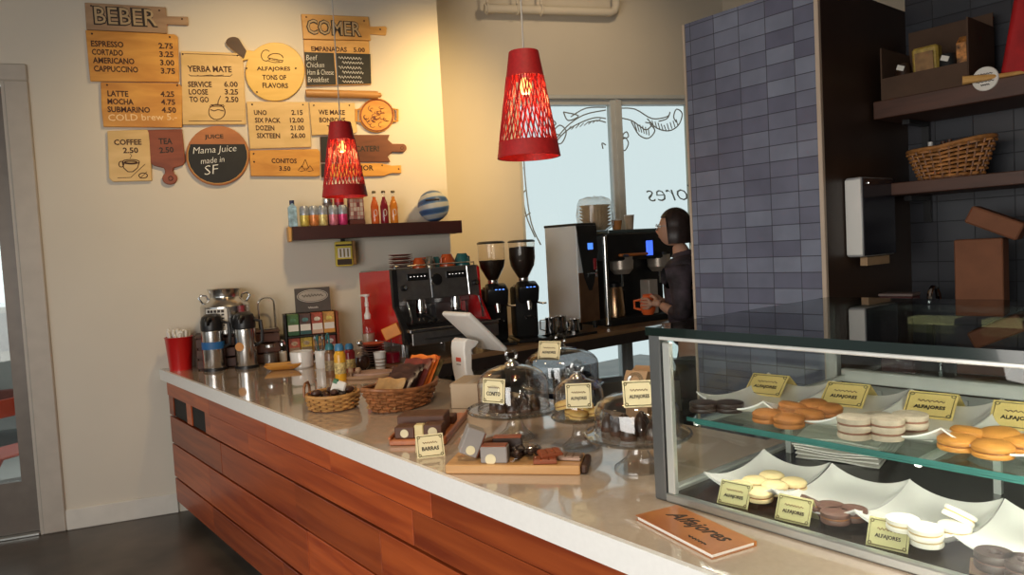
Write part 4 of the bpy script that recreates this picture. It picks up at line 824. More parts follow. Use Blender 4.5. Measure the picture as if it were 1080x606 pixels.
# ================================================================== TRAY OF CHOCOLATE BOXES, BOARD, TENT CARDS
def ang(a, b): return math.atan2(b[1]-a[1], b[0]-a[0])
def signcard(loc, rotz, w_, h_, label, tilt=.30, cat='price card', group='cream price cards', tent=True, word='ALFAJORES', paperm=None, lower=True):
    t = thing('price_card', label, cat, loc, rotz, group); pm = paperm or cardp
    th = .0025; ca, sa = math.cos(tilt), math.sin(tilt)
    T = Matrix.Rotation(-tilt, 4, 'X')
    mb = MB(); mb.box((0, 0, h_/2), (w_, th, h_), T=T); mb.build('card_front', pm, t)
    if tent:
        T2 = Matrix.Translation((0, 2*h_*sa, 0)) @ Matrix.Rotation(tilt, 4, 'X'); mb = MB(); mb.box((0, 0, h_/2), (w_, th, h_), T=T2); mb.build('card_back', pm, t)
    mb = MB(); e = h_*.07; yq = -th/2-.0003; pts = [(-w_/2+e, yq, e), (w_/2-e, yq, e), (w_/2-e, yq, h_-e), (-w_/2+e, yq, h_-e)]
    mb.tube(pts, h_*.022, 4, True, T=T)
    for cx, cz in ((-w_/2+1.6*e, 1.6*e), (w_/2-1.6*e, 1.6*e), (-w_/2+1.6*e, h_-1.6*e), (w_/2-1.6*e, h_-1.6*e)): mb.tube([(cx+e*.8*math.cos(k*PI/4), yq, cz+e*.8*math.sin(k*PI/4)) for k in range(8)], h_*.018, 4, True, T=T)
    mb.build('card_border', mat('card_border_green', (.16, .13, .05), .6), t)
    mb = MB(); text_mb(mb, word, w_*.62, h_*.17, T @ Matrix.Translation((-w_*.31, -th/2, h_*(.30 if lower else .55))), .0012, .022)
    mb.build('card_lettering', ink, t)
    mb = MB(); squiggle(mb, -w_*.27, h_*.64, w_*.54, h_*.045, -th/2-.0003, h_*.016, 6, T=T); mb.build('small_print', mat('brown_ink', (.22, .13, .06), .6), t)
    return t
P4 = [oc(413, 473.5), oc(473, 472.5), oc(500, 437), oc(430, 440)]
cen = (P4[0]+P4[1]+P4[2]+P4[3])/4; ta = math.radians(44)
tray = thing('serving_tray', 'red brown wooden tray set diagonally with chocolate boxes', 'tray', cen, ta)
tw = wood('tray_wood', (.34, .10, .035), (.48, .16, .055), (3, 20, 20), .4, coat=.2)
mb = MB(); mb.box((0, 0, .011), (.40, .20, .02), .004); mb.build('tray_base', tw, tray)
for sy in (-1, 1): mb = MB(); mb.box((0, sy*.098, .026), (.40, .010, .012), .003); mb.build('tray_rim', tw, tray)
Tt = Matrix.Translation(cen) @ Matrix.Rotation(ta, 4, 'Z')
stick = mat('cream_sticker', (.75, .66, .42), .5)
cocoa = mat('cocoa_box', (.095, .034, .016), .55, var=.15)
def cbox(x, y, d, label, m=cocoa, rz=0, zz=.0215, st=True, group='chocolate boxes on the tray'):
    q = Tt @ Vector((x, y, zz)); t = thing('chocolate_box', label, 'box', q, ta+rz, group)
    mb = MB(); mb.box((0, 0, d[2]/2), d, .003); mb.build('box_body', m, t)
    if st:
        mb = MB(); T_ = Matrix.Translation((-d[0]/2-.0005, 0, d[2]*.45)) @ Matrix.Rotation(-PI/2, 4, 'Y'); mb.lathe([(0, .001), (min(d[1], d[2])*.36, .001), (min(d[1], d[2])*.36, -.001)], 20, T=T_); mb.build('round_sticker', stick, t)
cbox(-.155, .048, (.06, .07, .04), 'dark chocolate box with cream sticker at the tray near left corner'); cbox(-.150, -.05, (.06, .065, .045), 'dark chocolate box with cream sticker at the tray near right corner')
cbox(-.165, -.002, (.035, .032, .045), 'small cream box between the two stickered chocolate boxes', mat('cream_box', (.72, .60, .30), .5), st=False)
cbox(-.055, .01, (.10, .17, .060), 'long dark chocolate box behind the stickered ones', st=False); cbox(.04, -.05, (.06, .07, .03), 'dark chocolate box at the middle of the tray', st=False)
cbox(.045, .04, (.06, .07, .035), 'brown chocolate box at the tray back left', mat('milk_box', (.14, .05, .025), .4, var=.2), st=False)
signcard(Tt @ Vector((.10, .055, .0215)), CAMZ, .065, .032, 'tiny cream card on the far end of the chocolate tray', .25, word='BARRAS', paperm=mat('tan_card', (.62, .42, .22), .6))
signcard(oc(455, 482), CAMZ+.22, .088, .075, 'cream tent card standing on the counter before the chocolate tray', .5, word='BARRAS', lower=True)
Q4 = [oc(469.5, 498.5), oc(611, 500), oc(621, 488), oc(481, 486)]
cen2 = (Q4[0]+Q4[1]+Q4[2]+Q4[3])/4; ba = ang(Q4[0], Q4[1])
cb = wood('cutting_board_wood', (.48, .24, .085), (.62, .35, .14), (3, 20, 20), .4, coat=.15)
brd = thing('cutting_board', 'honey wooden cutting board carrying grey boxes and chocolate bars', 'cutting board', cen2, ba)
bl_ = (Q4[1]-Q4[0]).length; bd_ = .135
mb = MB(); mb.box((0, .0, .014), (bl_, bd_, .027), .003); mb.build('board_block', cb, brd)
mb = MB(); mb.box((bl_/2+.010, 0, .014), (.019, bd_*.9, .025), .005); mb.build('bark_edge', stain, brd)
Tb = Matrix.Translation(cen2) @ Matrix.Rotation(ba, 4, 'Z'); ZB = .0278
greyb = mat('grey_gift_box', (.30, .27, .25), .6, var=.08); bgrp = 'sweets on the cutting board'
def onb(name, x, y, z, label, cat, rz=0, rot=None): return thing(name, label, cat, Tb @ Vector((x, y, z)), ba+rz, bgrp, rot)
t = onb('gift_box', -.055, -.028, ZB, 'upright grey box with red brown top and cream sticker', 'box', .04)
mb = MB(); mb.box((0, 0, .024), (.080, .045, .048), .003); mb.build('box_body', greyb, t); mb = MB(); mb.box((0, 0, .049), (.074, .04, .003), .001); mb.build('box_top', walnut, t)
mb = MB(); T_ = Matrix.Translation((-.01, -.0228, .012)) @ Matrix.Rotation(PI/2, 4, 'X'); mb.lathe([(0, .001), (.016, .001), (.016, -.001)], 20, T=T_); mb.build('round_sticker', stick, t)
t = onb('gift_box', -.135, -.005, ZB+.004, 'grey box tilted on its edge at the board left end', 'box', rot=(0, math.radians(-28), ba+.5))
t.rotation_euler = (0, math.radians(24), ba+.35); t.location = Tb @ Vector((-.155, -.005, ZB+.026))
mb = MB(); mb.box((0.01, 0, .035), (.055, .06, .082), .003); mb.build('box_body', greyb, t); mb = MB(); mb.box((.0385, 0, .035), (.003, .055, .076), .001); mb.build('box_top', walnut, t)
mb = MB(); T_ = Matrix.Translation((.012, -.0303, .012)) @ Matrix.Rotation(PI/2, 4, 'X'); mb.lathe([(0, .001), (.014, .001), (.014, -.001)], 20, T=T_); mb.build('round_sticker', stick, t)
t = onb('chocolate_box', -.105, .045, ZB, 'brown box with white end label behind the tilted grey box', 'box', .9)
mb = MB(); mb.box((0, 0, .022), (.09, .035, .044), .003); mb.build('box_body', mat('milk_box', (.14, .05, .025)), t); mb = MB(); mb.box((-.0455, 0, .022), (.002, .03, .036), .0005); mb.build('end_label', paper, t)
t = onb('chocolate_box', -.03, .040, ZB, 'low dark chocolate box behind the upright grey box', 'box', .1); mb = MB(); mb.box((0, 0, .028), (.09, .04, .056), .003); mb.build('box_body', choc, t); mb = MB(); mb.box((0, -.0005, .057), (.085, .037, .003), .001); mb.build('box_top', walnut, t)
for k, (x, y, z, rz, rx, m, lb) in enumerate(((.095, -.035, 0, .15, 0, walnut, 'reddish chocolate bar lying at the board front'), (.105, -.005, .012, .5, .12, walnut, 'reddish chocolate bar propped on the lower bar'), (.165, .0, 0, -.1, 0, mat('silver_brown_wrap', (.30, .20, .15), .3, .4, var=.3), 'silvery brown wrapped bar at the board right end'))):
    t = onb('chocolate_bar', x, y, ZB+z, lb, 'chocolate bar', rz)
    mb = MB(); mb.box((0, 0, .006), (.068, .045, .011), .002, rot=Quaternion((1, 0, 0), rx)); mb.build('bar_body', m, t); mb = MB()
    for i in range(3): mb.box((-.022+.022*i, 0, .0125), (.019, .040, .003), .001, rot=Quaternion((1, 0, 0), rx))
    mb.build('bar_segments', m, t)
t = onb('sweet_bag', .03, .012, ZB, 'clear bag of dark sweets at the middle of the board', 'bag', .2)
for k in range(16): mb = MB(); mb.ball((random.uniform(-.04, .04), random.uniform(-.03, .03), .010+random.choice((0, .014))), .0115, 10, 1, 1, .8); mb.build('sweet', choc, t)
mb = MB(); mb.grid(lambda u, v: (u*.056, v*.044, .002+.042*(1-u**4)*(1-abs(v)**3)), 12, 10, .0006); mb.build('bag_film', glass('film', (.97, .97, .97), 1.5, .08), t)
# ================================================================== CAKE STANDS
domeg = glass('dome_glass', (.985, .99, .99), 2.1, pwr=3.2); footg = glass('foot_glass', (.985, .99, .99), 2.1, body=.10, bodyc=(.9, .93, .93), pwr=3)
domeb = glass('smoked_dome', (.55, .55, .56), 2.2)
def cake_stand(x, y, zp, R, Rd, hd, label, foot_r=.065, dm=None):
    h = zp-HC; t = thing('cake_stand', label, 'cake stand', (x, y, HC), 0, 'glass cake stands along the counter')
    mb = MB(); mb.lathe([(0, .001), (foot_r, .001), (foot_r, .008), (foot_r*.8, .018), (foot_r*.5, h*.35), (foot_r*.36, h*.62), (foot_r*.42, h*.85), (foot_r*.7, h-.005), (0, h-.004)], 36); mb.build('pedestal_foot', footg, t)
    for k in range(10):
        a = 2*PI*k/10; mb = MB(); mb.tube([(foot_r*f*math.cos(a), foot_r*f*math.sin(a), z) for f, z in ((.92, .011), (.62, .03), (.47, h*.4), (.40, h*.65), (.5, h*.88))], .0022, 5)
    mb.build('fluting', footg, t)
    mb = MB(); mb.lathe([(0, h-.004), (R-.004, h-.004), (R, h), (R+.001, h+.006), (R-.004, h+.008), (R-.008, h+.003), (0, h+.003)], 48); mb.build('glass_plate', footg, t)
    mb = MB(); mb.lathe([(R+.0015, h-.001), (R+.0035, h+.003), (R+.0015, h+.008), (R-.002, h+.009)], 48); mb.build('plate_rim', glass('rim_glass', (.55, .56, .56), 2.4), t)
    z0 = h+.0045; d = MB(); pr = [(Rd, z0), (Rd*1.005, z0+hd*.56)]+[(Rd*math.cos(a), z0+hd*.56+hd*.44*math.sin(a)) for a in [math.radians(q) for q in (12, 25, 38, 50, 62, 74, 84)]]+[(0, z0+hd)]
    d.lathe(pr, 44); dome = d.build('glass_dome', dm or domeg, t)
    mb = MB(); mb.tube([(Rd*1.005*math.cos(2*PI*k/44), Rd*1.005*math.sin(2*PI*k/44), z0+.003) for k in range(44)], .003, 6, True); mb.build('dome_lip', footg, dome)
    mb = MB(); zt = z0+hd; mb.lathe([(0, zt-.002), (.028, zt-.004), (.022, zt+.006), (.010, zt+.012), (.010, zt+.018), (0, zt+.018)], 20); mb.build('knob_collar', chrome if dm is None else footg, dome)
    mb = MB(); T_ = Matrix.Translation((0, 0, zt+.032)) @ Matrix.Rotation(CAMZ, 4, 'Z') @ Matrix.Rotation(PI/2, 4, 'X'); mb.tube([(.018*math.cos(a), .018*math.sin(a), 0) for a in [2*PI*k/20 for k in range(20)]], .006, 8, True, T=T_); mb.build('ring_knob', glass('knob_glass', (.85, .87, .87), 2.2), dome)
    return t
TOCAM = Vector((-math.sin(YAW), -math.cos(YAW), 0)); SIDE = Vector((math.cos(YAW), -math.sin(YAW), 0))
def domecard(cx, cy, zb, Rd, side, w_, h_, label, tilt=.16, word='ALFAJORES'):
    a = side/Rd; d = TOCAM*math.cos(a)+SIDE*math.sin(a)
    p = Vector((cx, cy, zb))+d*(Rd+.004)
    return signcard(p, math.atan2(d.x, -d.y), w_, h_, label, tilt, tent=False, word=word, lower=True)
S1 = (1.545, 1.950); cake_stand(*S1, 1.052, .160, .122, .150, 'glass cake stand with dark conical sweets under its dome')
S3 = (1.605, 1.690); cake_stand(*S3, 1.050, .088, .080, .125, 'small glass cake stand with yellow cookies, between two larger ones', .06)
S4 = (1.560, 1.405); cake_stand(*S4, 1.050, .152, .120, .120, 'glass cake stand beside the display case with dark filled cups', .07)
S2 = (1.930, 2.120); cake_stand(*S2, 1.055, .160, .145, .145, 'cake stand with smoked dome at the back of the counter', .07, domeb)
domecard(*S1, 1.098, .122, -.068, .086, .080, 'cream card on the left dome front, before the iPad stand'.replace('iPad', 'white tablet'), word='CONITO')
domecard(*S3, 1.098, .080, -.006, .080, .076, 'cream card on the small dome above the yellow cookies')
domecard(*S4, 1.150, .092, -.005, .088, .074, 'cream card high on the dome nearest the display case', .35)
domecard(*S2, 1.172, .108, -.055, .092, .072, 'cream card on the smoked dome at the back', .3)
def cone(x, y, z, label, grp, h=.046, r=.021):
    t = thing('conito', label, 'sweet', (x, y, z), random.uniform(0, 3), grp)
    mb = MB(); mb.lathe([(0, 0), (r*.95, 0), (r, .006), (r, .014), (0, .014)], 18); mb.build('biscuit_base', mat('dark_biscuit', (.09, .04, .02), .6), t)
    mb = MB(); mb.lathe([(0, .0143), (r*.97, .0143), (r*.9, h*.5), (r*.6, h*.82), (.004, h), (0, h)], 18); mb.build('chocolate_cone', choc, t)
g_ = 'chocolate cones under the left dome'
for x, y in ((-.06, -.07), (-.02, -.09), (.02, -.085), (-.07, -.02), (-.03, -.04), (.05, -.05), (.01, -.03), (-.05, .04), (0, .03), (.05, .01), (.02, .075)): cone(S1[0]+x, S1[1]+y, 1.0555, 'dark chocolate cone sweet under the left glass dome', g_)
g_ = 'dark sweets under the dome by the case'
for k, (x, y) in enumerate(((-.07, -.03), (-.02, -.075), (.03, -.08), (-.05, .03), (-.01, -.02), (.05, -.03), (.0, .05), (.055, .03), (-.03, .085))): cone(S4[0]+x, S4[1]+y, 1.0535, 'dark chocolate sweet under the dome beside the case', g_, .05, .023)
def cookie(loc, r, h, m1, m2, label, grp, rot=None, name='alfajor', split_=(.42, .58), dome=0):
    t = thing(name, label, 'cookie', loc, random.uniform(0, 3), grp, rot)
    a, b_ = h*split_[0], h*split_[1]
    mb = MB(); mb.lathe([(0, 0), (r*.96, 0), (r, a*.3), (r, a*.75), (r*.97, a), (0, a)], 24); mb.build('lower_biscuit', m1, t)
    mb = MB(); mb.lathe([(0, a+.0002), (r*.93, a+.0002), (r*.95, (a+b_)/2), (r*.93, b_-.0002), (0, b_-.0002)], 24); mb.build('filling', m2, t)
    mb = MB(); mb.lathe([(0, b_), (r*.97, b_), (r, b_+(h-b_)*.3), (r*.98, h-.002), (r*.8, h+dome*.6), (r*.4, h+dome*.95), (0, h+dome)], 24); mb.build('upper_biscuit', m1, t)
    return t
yel = mat('pale_yellow_biscuit', (.74, .58, .30), .7, var=.08, scale=60, bump=.1); dulce = mat('caramel_filling', (.33, .13, .035), .4)
ybr = mat('golden_biscuit', (.78, .52, .16), .6, var=.15, scale=30)
for k, (x, y, z, rr) in enumerate(((-.035, -.03, 0, .1), (.025, -.035, 0, -.1), (-.005, .02, 0, 0), (.0, -.02, .021, .25), (-.035, .03, .021, -.2))):
    cookie((S3[0]+x, S3[1]+y, 1.0535+z+.004*abs(rr)*10), .030, .019, ybr, dulce, ('yellow cookie at the front left under the small dome', 'yellow cookie at the front right under the small dome', 'yellow cookie at the back under the small dome', 'yellow cookie on top of the pile under the small dome', 'yellow cookie leaning at the pile back under the small dome')[k], 'yellow cookies under the small dome', rot=(rr, rr*.6, 0), dome=.005)
t = thing('kraft_bag', 'brown paper pastry bag behind the cake stand nearest the case', 'bag', (1.93, 1.70, HC), .3)
mb = MB(); mb.grid(lambda u, v: (0, 0, 0), 1, 1, .0); mb = MB(); mb.prism([(-.065, 0), (.065, 0), (.07, .17), (.06, .205), (.03, .215), (-.01, .20), (-.05, .21), (-.072, .18)], -.04, .04); mb.build('bag_body', kraft, t)
mb = MB(); mb.box((0, -.0415, .08), (.05, .002, .05), .0005); mb.build('bag_sticker', mat('tan_sticker', (.55, .38, .22), .6), t)
# ================================================================== TILL
bp = Vector((1.80, 2.52, HC)); t = thing('cardboard_box', 'plain beige cardboard box beside the long basket', 'box', bp, math.radians(38))
mb = MB(); mb.box((0, 0, .052), (.20, .17, .103), .003); mb.build('box_body', mat('beige_card', (.50, .39, .27), .8, var=.05), t)
for sy in (-1, 1): mb = MB(); mb.box((0, sy*.043, .1045), (.198, .083, .002), .0005); mb.build('lid_flap', mat('beige_card', (.50, .39, .27)), t)
mb = MB(); mb.box((0, .0, .1062), (.19, .03, .0008)); mb.build('packing_tape', mat('tape', (.42, .32, .2), .3), t)
tp = Vector((2.0, 2.84, HC)); t = thing('tablet_stand', 'white swivel tablet till stand seen from behind', 'till', tp, 0)
mb = MB(); mb.box((0, 0, .01), (.15, .17, .019), .008, seg=2); mb.build('stand_base', white_pl, t)
prof = [(-.055, .019), (-.07, .10), (-.072, .20), (-.065, .232), (-.045, .245), (.02, .225), (.0, .20), (-.025, .19), (-.03, .10), (.0, .019)]
mb = MB(); mb.prism(prof, -.055, .055); leg = mb.build('stand_leg', white_pl, t); bv = leg.modifiers.new('bevel', 'BEVEL'); bv.width = .006; bv.segments = 2; bv.limit_method = 'ANGLE'
T_ = Matrix.Translation((.02, -.02, .27)) @ Matrix.Rotation(math.radians(43), 4, 'Y') @ Matrix.Rotation(math.radians(0), 4, 'Z')
mb = MB(); mb.box((0, 0, 0), (.285, .225, .024), .010, T=T_, seg=3); mb.build('tablet_case', white_pl, t)
mb = MB(); mb.box((0, 0, .0125), (.26, .19, .002), T=T_); mb.build('tablet_screen', mat('dark_screen', (.01, .01, .012), .08), t)
mb = MB(); mb.box((-.0715, -.005, .145), (.003, .040, .02), .001); mb.build('red_badge', mat('red_badge', (.62, .07, .04), .5), t)
mb = MB(); mb.box((-.0712, -.005, .122), (.003, .034, .006)); mb.build('grey_print', mat('grey_print', (.35, .33, .32), .5), t)
t = thing('card_reader', 'small white card reader on the counter behind the beige box', 'card reader', (1.90, 2.66, HC), .5)
mb = MB(); mb.box((0, 0, .035), (.075, .012, .07), .004, rot=Quaternion((1, 0, 0), -.25)); mb.box((0, .02, .01), (.07, .06, .019), .005); mb.build('reader_body', white_pl, t); mb = MB(); mb.box((0, -.008, .045), (.055, .002, .03), rot=Quaternion((1, 0, 0), -.25)); mb.build('reader_screen', mat('grey_screen', (.3, .3, .28), .2), t)
# ================================================================== ESPRESSO MACHINE
EA = math.radians(-5)
es = thing('espresso_machine', 'two group steel espresso machine with red side panel under the shelf', 'espresso machine', (2.282, 4.01, HC), EA)
dsteel = mat('dark_steel', (.34, .33, .32), .30, .9, var=.15, scale=20)
MW, MD, MH = .62, .54, .56
for x in (.06, MW-.06):
    for y in (.05, MD-.06): mb = MB(); mb.lathe([(0, 0), (.024, 0), (.022, .02), (.018, .09), (0, .09)], 16, c=(x, y, 0)); mb.build('foot', steel, es)
mb = MB(); mb.box((MW/2, .10+.16, .13), (MW-.03, .52, .08), .006); mb.build('base_body', dsteel, es)
mb = MB(); mb.box((MW/2, -.055, .185), (MW+.02, .29, .022), .004); mb.build('drip_tray', steel, es)
mb = MB()
for k in range(26): mb.box((.03+k*(MW-.06)/25, -.06, .198), (.010, .25, .004))
mb.build('tray_grille', black, es)
mb = MB(); mb.box((MW/2, -.20, .135), (MW, .012, .075), .004); mb.build('front_apron', dsteel, es)
mb = MB(); mb.prism([(-.17, 0), (.17, 0), (.165, .012), (-.165, .012)], -.2085, -.2058, Matrix.Translation((.25, 0, .125))); mb.build('name_plate', mat('pewter_plate', (.10, .10, .10), .35, .7), es)
mb = MB(); mb.box((MW/2, .16, .30), (MW-.03, .02, .21)); mb.build('splash_panel', dsteel, es)
mb = MB(); mb.box((MW/2, MD/2+.06, .43), (MW-.03, MD-.12, .22), .005); mb.build('boiler_housing', dsteel, es)
# fascia leaning back
T_ = Matrix.Translation((MW/2, .012, .46)) @ Matrix.Rotation(-.10, 4, 'X')
mb = MB(); mb.box((0, 0, 0), (MW-.02, .03, .20), .005, T=T_); mb.build('fascia', dsteel, es)
for k, x in enumerate((-.15, .13)):
    mb = MB(); mb.box((x, -.017, .045), (.15, .008, .045), .003, T=T_); kp = mb.build('button_pad', black, es)
    mb = MB()
    for i in range(5): mb.cyl((x-.05+.025*i, -.0215, .04), .007, .004, 10, T=T_ @ Matrix.Translation((0, 0, .005)))
    mb.build('buttons', steel, kp)
mb = MB(); G = T_ @ Matrix.Translation((-.02, -.016, .02)) @ Matrix.Rotation(PI/2, 4, 'X'); mb.lathe([(0, 0), (.036, 0), (.036, .012), (.03, .014), (0, .010)], 24, T=G); mb.build('pressure_gauge', black, es)
mb = MB(); mb.lathe([(.037, 0), (.041, .006), (.037, .015)], 28, T=G); mb.build('gauge_ring', chrome, es)
for x in (-.26, .26): mb = MB(); G = T_ @ Matrix.Translation((x, -.016, -.02)) @ Matrix.Rotation(PI/2, 4, 'X'); mb.lathe([(0, 0), (.018, 0), (.02, .03), (.016, .04), (0, .04)], 14, T=G); kn = mb.build('steam_knob', black, es); mb = MB(); mb.lathe([(0, .041), (.011, .041), (.011, .045), (0, .045)], 12, T=G); mb.build('knob_cap', chrome, kn)
for x in (-.297, -.055, .22): mb = MB(); mb.box((x+.0, -.0165, 0), (.012, .006, .19), .002, T=T_); mb.build('chrome_strip', chrome, es)
for x in (.18, .44):
    mb = MB(); mb.lathe([(0, .0), (.036, .0), (.038, .02), (.034, .06), (.03, .09), (0, .09)], 24, c=(x, .02, .275)); gh = mb.build('group_head', chrome, es)
    mb = MB(); mb.lathe([(0, -.035), (.028, -.03), (.034, -.002), (0, -.002)], 22, c=(x, .02, .277)); mb.tube([(x, .0, .262), (x+.012, -.06, .255), (x+.022, -.13, .232)], .011, 10, rs=[.008, .013, .015]); pf = mb.build('portafilter', black, es)
    mb = MB(); mb.tube([(x-.014, .02, .243), (x-.016, .02, .225)], .006, 8); mb.tube([(x+.014, .02, .243), (x+.016, .02, .225)], .006, 8); mb.tube([(x-.014, .02, .243), (x+.014, .02, .243)], .006, 8); mb.build('spouts', chrome, pf)
for x in (.05, .57): mb = MB(); mb.tube([(x, .0, .37), (x, -.06, .355), (x+.012, -.075, .27), (x+.018, -.07, .215)], .006, 8); mb.build('steam_wand', chrome, es)
for x in (.31, .54): mb = MB(); mb.prism([(x-.055, .20), (x+.055, .20), (x+.022, .225), (x+.014, .32), (x-.014, .32), (x-.022, .225)], .10, .112); mb.build('wand_shield', steel, es)
side = [(-.13, .10), (-.07, .10), (MD+.0, .10), (MD, .545), (.03, .56), (.0, .545), (-.01, .33), (-.05, .28), (-.12, .19)]
for x0, nm in ((-.012, 'red_side_panel'), (MW-.016, 'red_side_panel')):
    mb = MB(); mb.add([(x, y, z) for x in (x0, x0+.018) for y, z in side], [tuple(range(9)), tuple(range(17, 8, -1))]+[(i, (i+1) % 9, (i+1) % 9+9, i+9) for i in range(9)]); mb.build(nm, mat('red_side', (.62, .006, .010), .25, var=.04, coat=.5), es)
edge_ = [(-.145, .10), (-.105, .10), (-.095, .19), (-.03, .29), (.01, .33), (.025, .565), (-.012, .56), (-.02, .33), (-.06, .28), (-.135, .19)]
n_ = len(edge_); mb = MB(); mb.add([(x, y, z) for x in (-.022, .012) for y, z in edge_], [tuple(range(n_)), tuple(range(2*n_-1, n_-1, -1))]+[(i, (i+1) % n_, (i+1) % n_+n_, i+n_) for i in range(n_)]); mb.build('black_side_trim', black, es)
mb = MB(); mb.box((MW/2, MD/2+.02, .548), (MW+.005, MD-.03, .014), .003); mb.build('cup_warmer_top', steel, es)
mb = MB(); mb.tube([(.02, .03, .556), (.02, .03, .58), (MW-.02, .03, .58), (MW-.02, .03, .556)], .004, 6); mb.build('cup_rail', chrome, es)
TE = Matrix.Translation((2.282, 4.01, HC)) @ Matrix.Rotation(EA, 4, 'Z'); ZT = .5555
pgrp = 'plates stacked on the espresso machine'
for k in range(8):
    mb = MB(); mb.lathe([(0, 0), (.045, 0), (.078, .010), (.079, .0125), (.044, .004), (0, .004)], 28); o = mb.build('saucer', mat('white_saucer', (.80, .70, .58), .25) if k % 2 == 0 else mat('dark_red_saucer', (.25, .06, .04), .3), None, TE @ Vector((.115, .14, ZT+k*.0125)))
    tag(o, ('pale saucer in the saucer stack on the espresso machine' if k % 2 == 0 else 'dark red saucer in the saucer stack on the espresso machine'), 'saucer', pgrp+(' (pale)' if k % 2 == 0 else ' (dark red)'))
def cup(x, y, m, label, r=.042, h=.055, ang_=0):
    h *= 1.3; r *= 1.08
    t = thing('coffee_cup', label, 'cup', TE @ Vector((x, y, ZT)), ang_+EA, 'cups on the espresso machine')
    mb = MB(); mb.lathe([(0, h), (r*.55, h), (r*.62, h-.004), (r*.95, h*.45), (r, .004), (r, 0), (r*.94, 0), (r*.88, h*.4), (0, h*.8)], 26); mb.build('cup_body', m, t)
    mb = MB(); mb.tube([(r*.97, 0, h*.25), (r+.020, 0, h*.35), (r+.018, 0, h*.7), (r*.8, 0, h*.75)], .005, 8); mb.build('cup_handle', m, t)
oc_ = mat('orange_cup', (.62, .10, .02), .25, coat=.3); gc = mat('striped_cup', (.30, .28, .22), .2, .4, var=.9, scale=30)
cup(.225, .10, oc_, 'orange cup beside the plate stack on the machine', ang_=2.0); cup(.305, .10, gc, 'striped steel cup between the orange cups on the machine', .034, .06, 2.5); cup(.37, .14, teal, 'teal cup half hidden behind the striped cup', .038, .055, 1.2)
cup(.435, .10, oc_, 'large orange cup at the middle of the machine top', .052, .066, -2.6); cup(.55, .10, teal, 'teal cup at the right end of the machine top', .05, .066, .3); cup(.33, .24, oc_, 'orange cup in the back row on the machine', ang_=1)
# ================================================================== GRINDERS
hop = glass('hopper_glass', (.93, .90, .86), 1.5)
def grinder(x, y, label, full):
    t = thing('coffee_grinder', label, 'coffee grinder', (x, y, HC), -.45, 'coffee grinders beside the espresso machine')
    mb = MB(); mb.box((0, -.02, .012), (.21, .34, .023), .006); mb.build('base_tray', black, t)
    mb = MB(); mb.box((0, .05, .20), (.165, .17, .36), .02, seg=2); body = mb.build('motor_body', matte_black, t)
    mb = MB(); mb.box((0, -.07, .345), (.15, .12, .13), .02, rot=Quaternion((1, 0, 0), .35), seg=2); mb.build('control_head', black, t)
    mb = MB(); mb.box((.01, -.134, .372), (.085, .006, .06), .002, rot=Quaternion((1, 0, 0), .35)); sp_ = mb.build('display', mat('display_black', (.01, .012, .02), .1), t)
    mb = MB()
    for i in range(3): mb.box((-.015+.025*i, -.1385, .375), (.014, .003, .018), rot=Quaternion((1, 0, 0), .35))
    mb.build('display_icons', mat('blue_led', (.1, .25, .8), .4, emis=(.12, .3, 1), es=1.6), sp_)
    mb = MB(); mb.tube([(0, -.09, .28), (0, -.105, .22)], .018, 12, rs=[.025, .017]); mb.build('chute', steel, t)
    mb = MB()
    for sx in (-1, 1): mb.tube([(sx*.03, -.03, .17), (sx*.032, -.12, .165)], .006, 8)
    mb.tube([(-.03, -.035, .17), (.03, -.035, .17)], .006, 8); mb.build('portafilter_fork', chrome, t)
    mb = MB(); mb.tube([(.06, -.06, .27), (.10, -.10, .26), (.125, -.11, .262)], .007, 8); mb.build('lever', chrome, t)
    mb = MB(); mb.lathe([(0, .38), (.075, .38), (.075, .395), (.045, .40), (.035, .415), (.035, .44), (0, .44)], 28, c=(0, .03, 0)); mb.build('hopper_collar', steel, t)
    mb = MB(); mb.lathe([(.034, .44), (.05, .465), (.085, .53), (.094, .58), (.094, .695)], 36, c=(0, .03, 0)); mb.build('hopper', hop, t)
    mb = MB(); top = .66 if full else .575; pr = [(0, .442), (.033, .442), (.049, .466), (.083, .53), (.0915, .58)]
    pr += [(.0915, top), (0, top+.008)] if full else [(0, .582)]
    mb.lathe(pr, 32, c=(0, .03, 0)); mb.build('coffee_beans', mat('coffee_beans', (.018, .008, .004), .5, var=.8, scale=150, bump=.5), t)
    mb = MB(); mb.lathe([(0, .695), (.098, .695), (.099, .703), (.085, .712), (0, .714)], 32, c=(0, .03, 0)); mb.build('hopper_lid', black, t)
grinder(3.085, 4.045, 'black coffee grinder with nearly empty clear hopper, beside the machine', False); grinder(3.325, 4.0, 'black coffee grinder with full hopper, in front of the window edge', True)
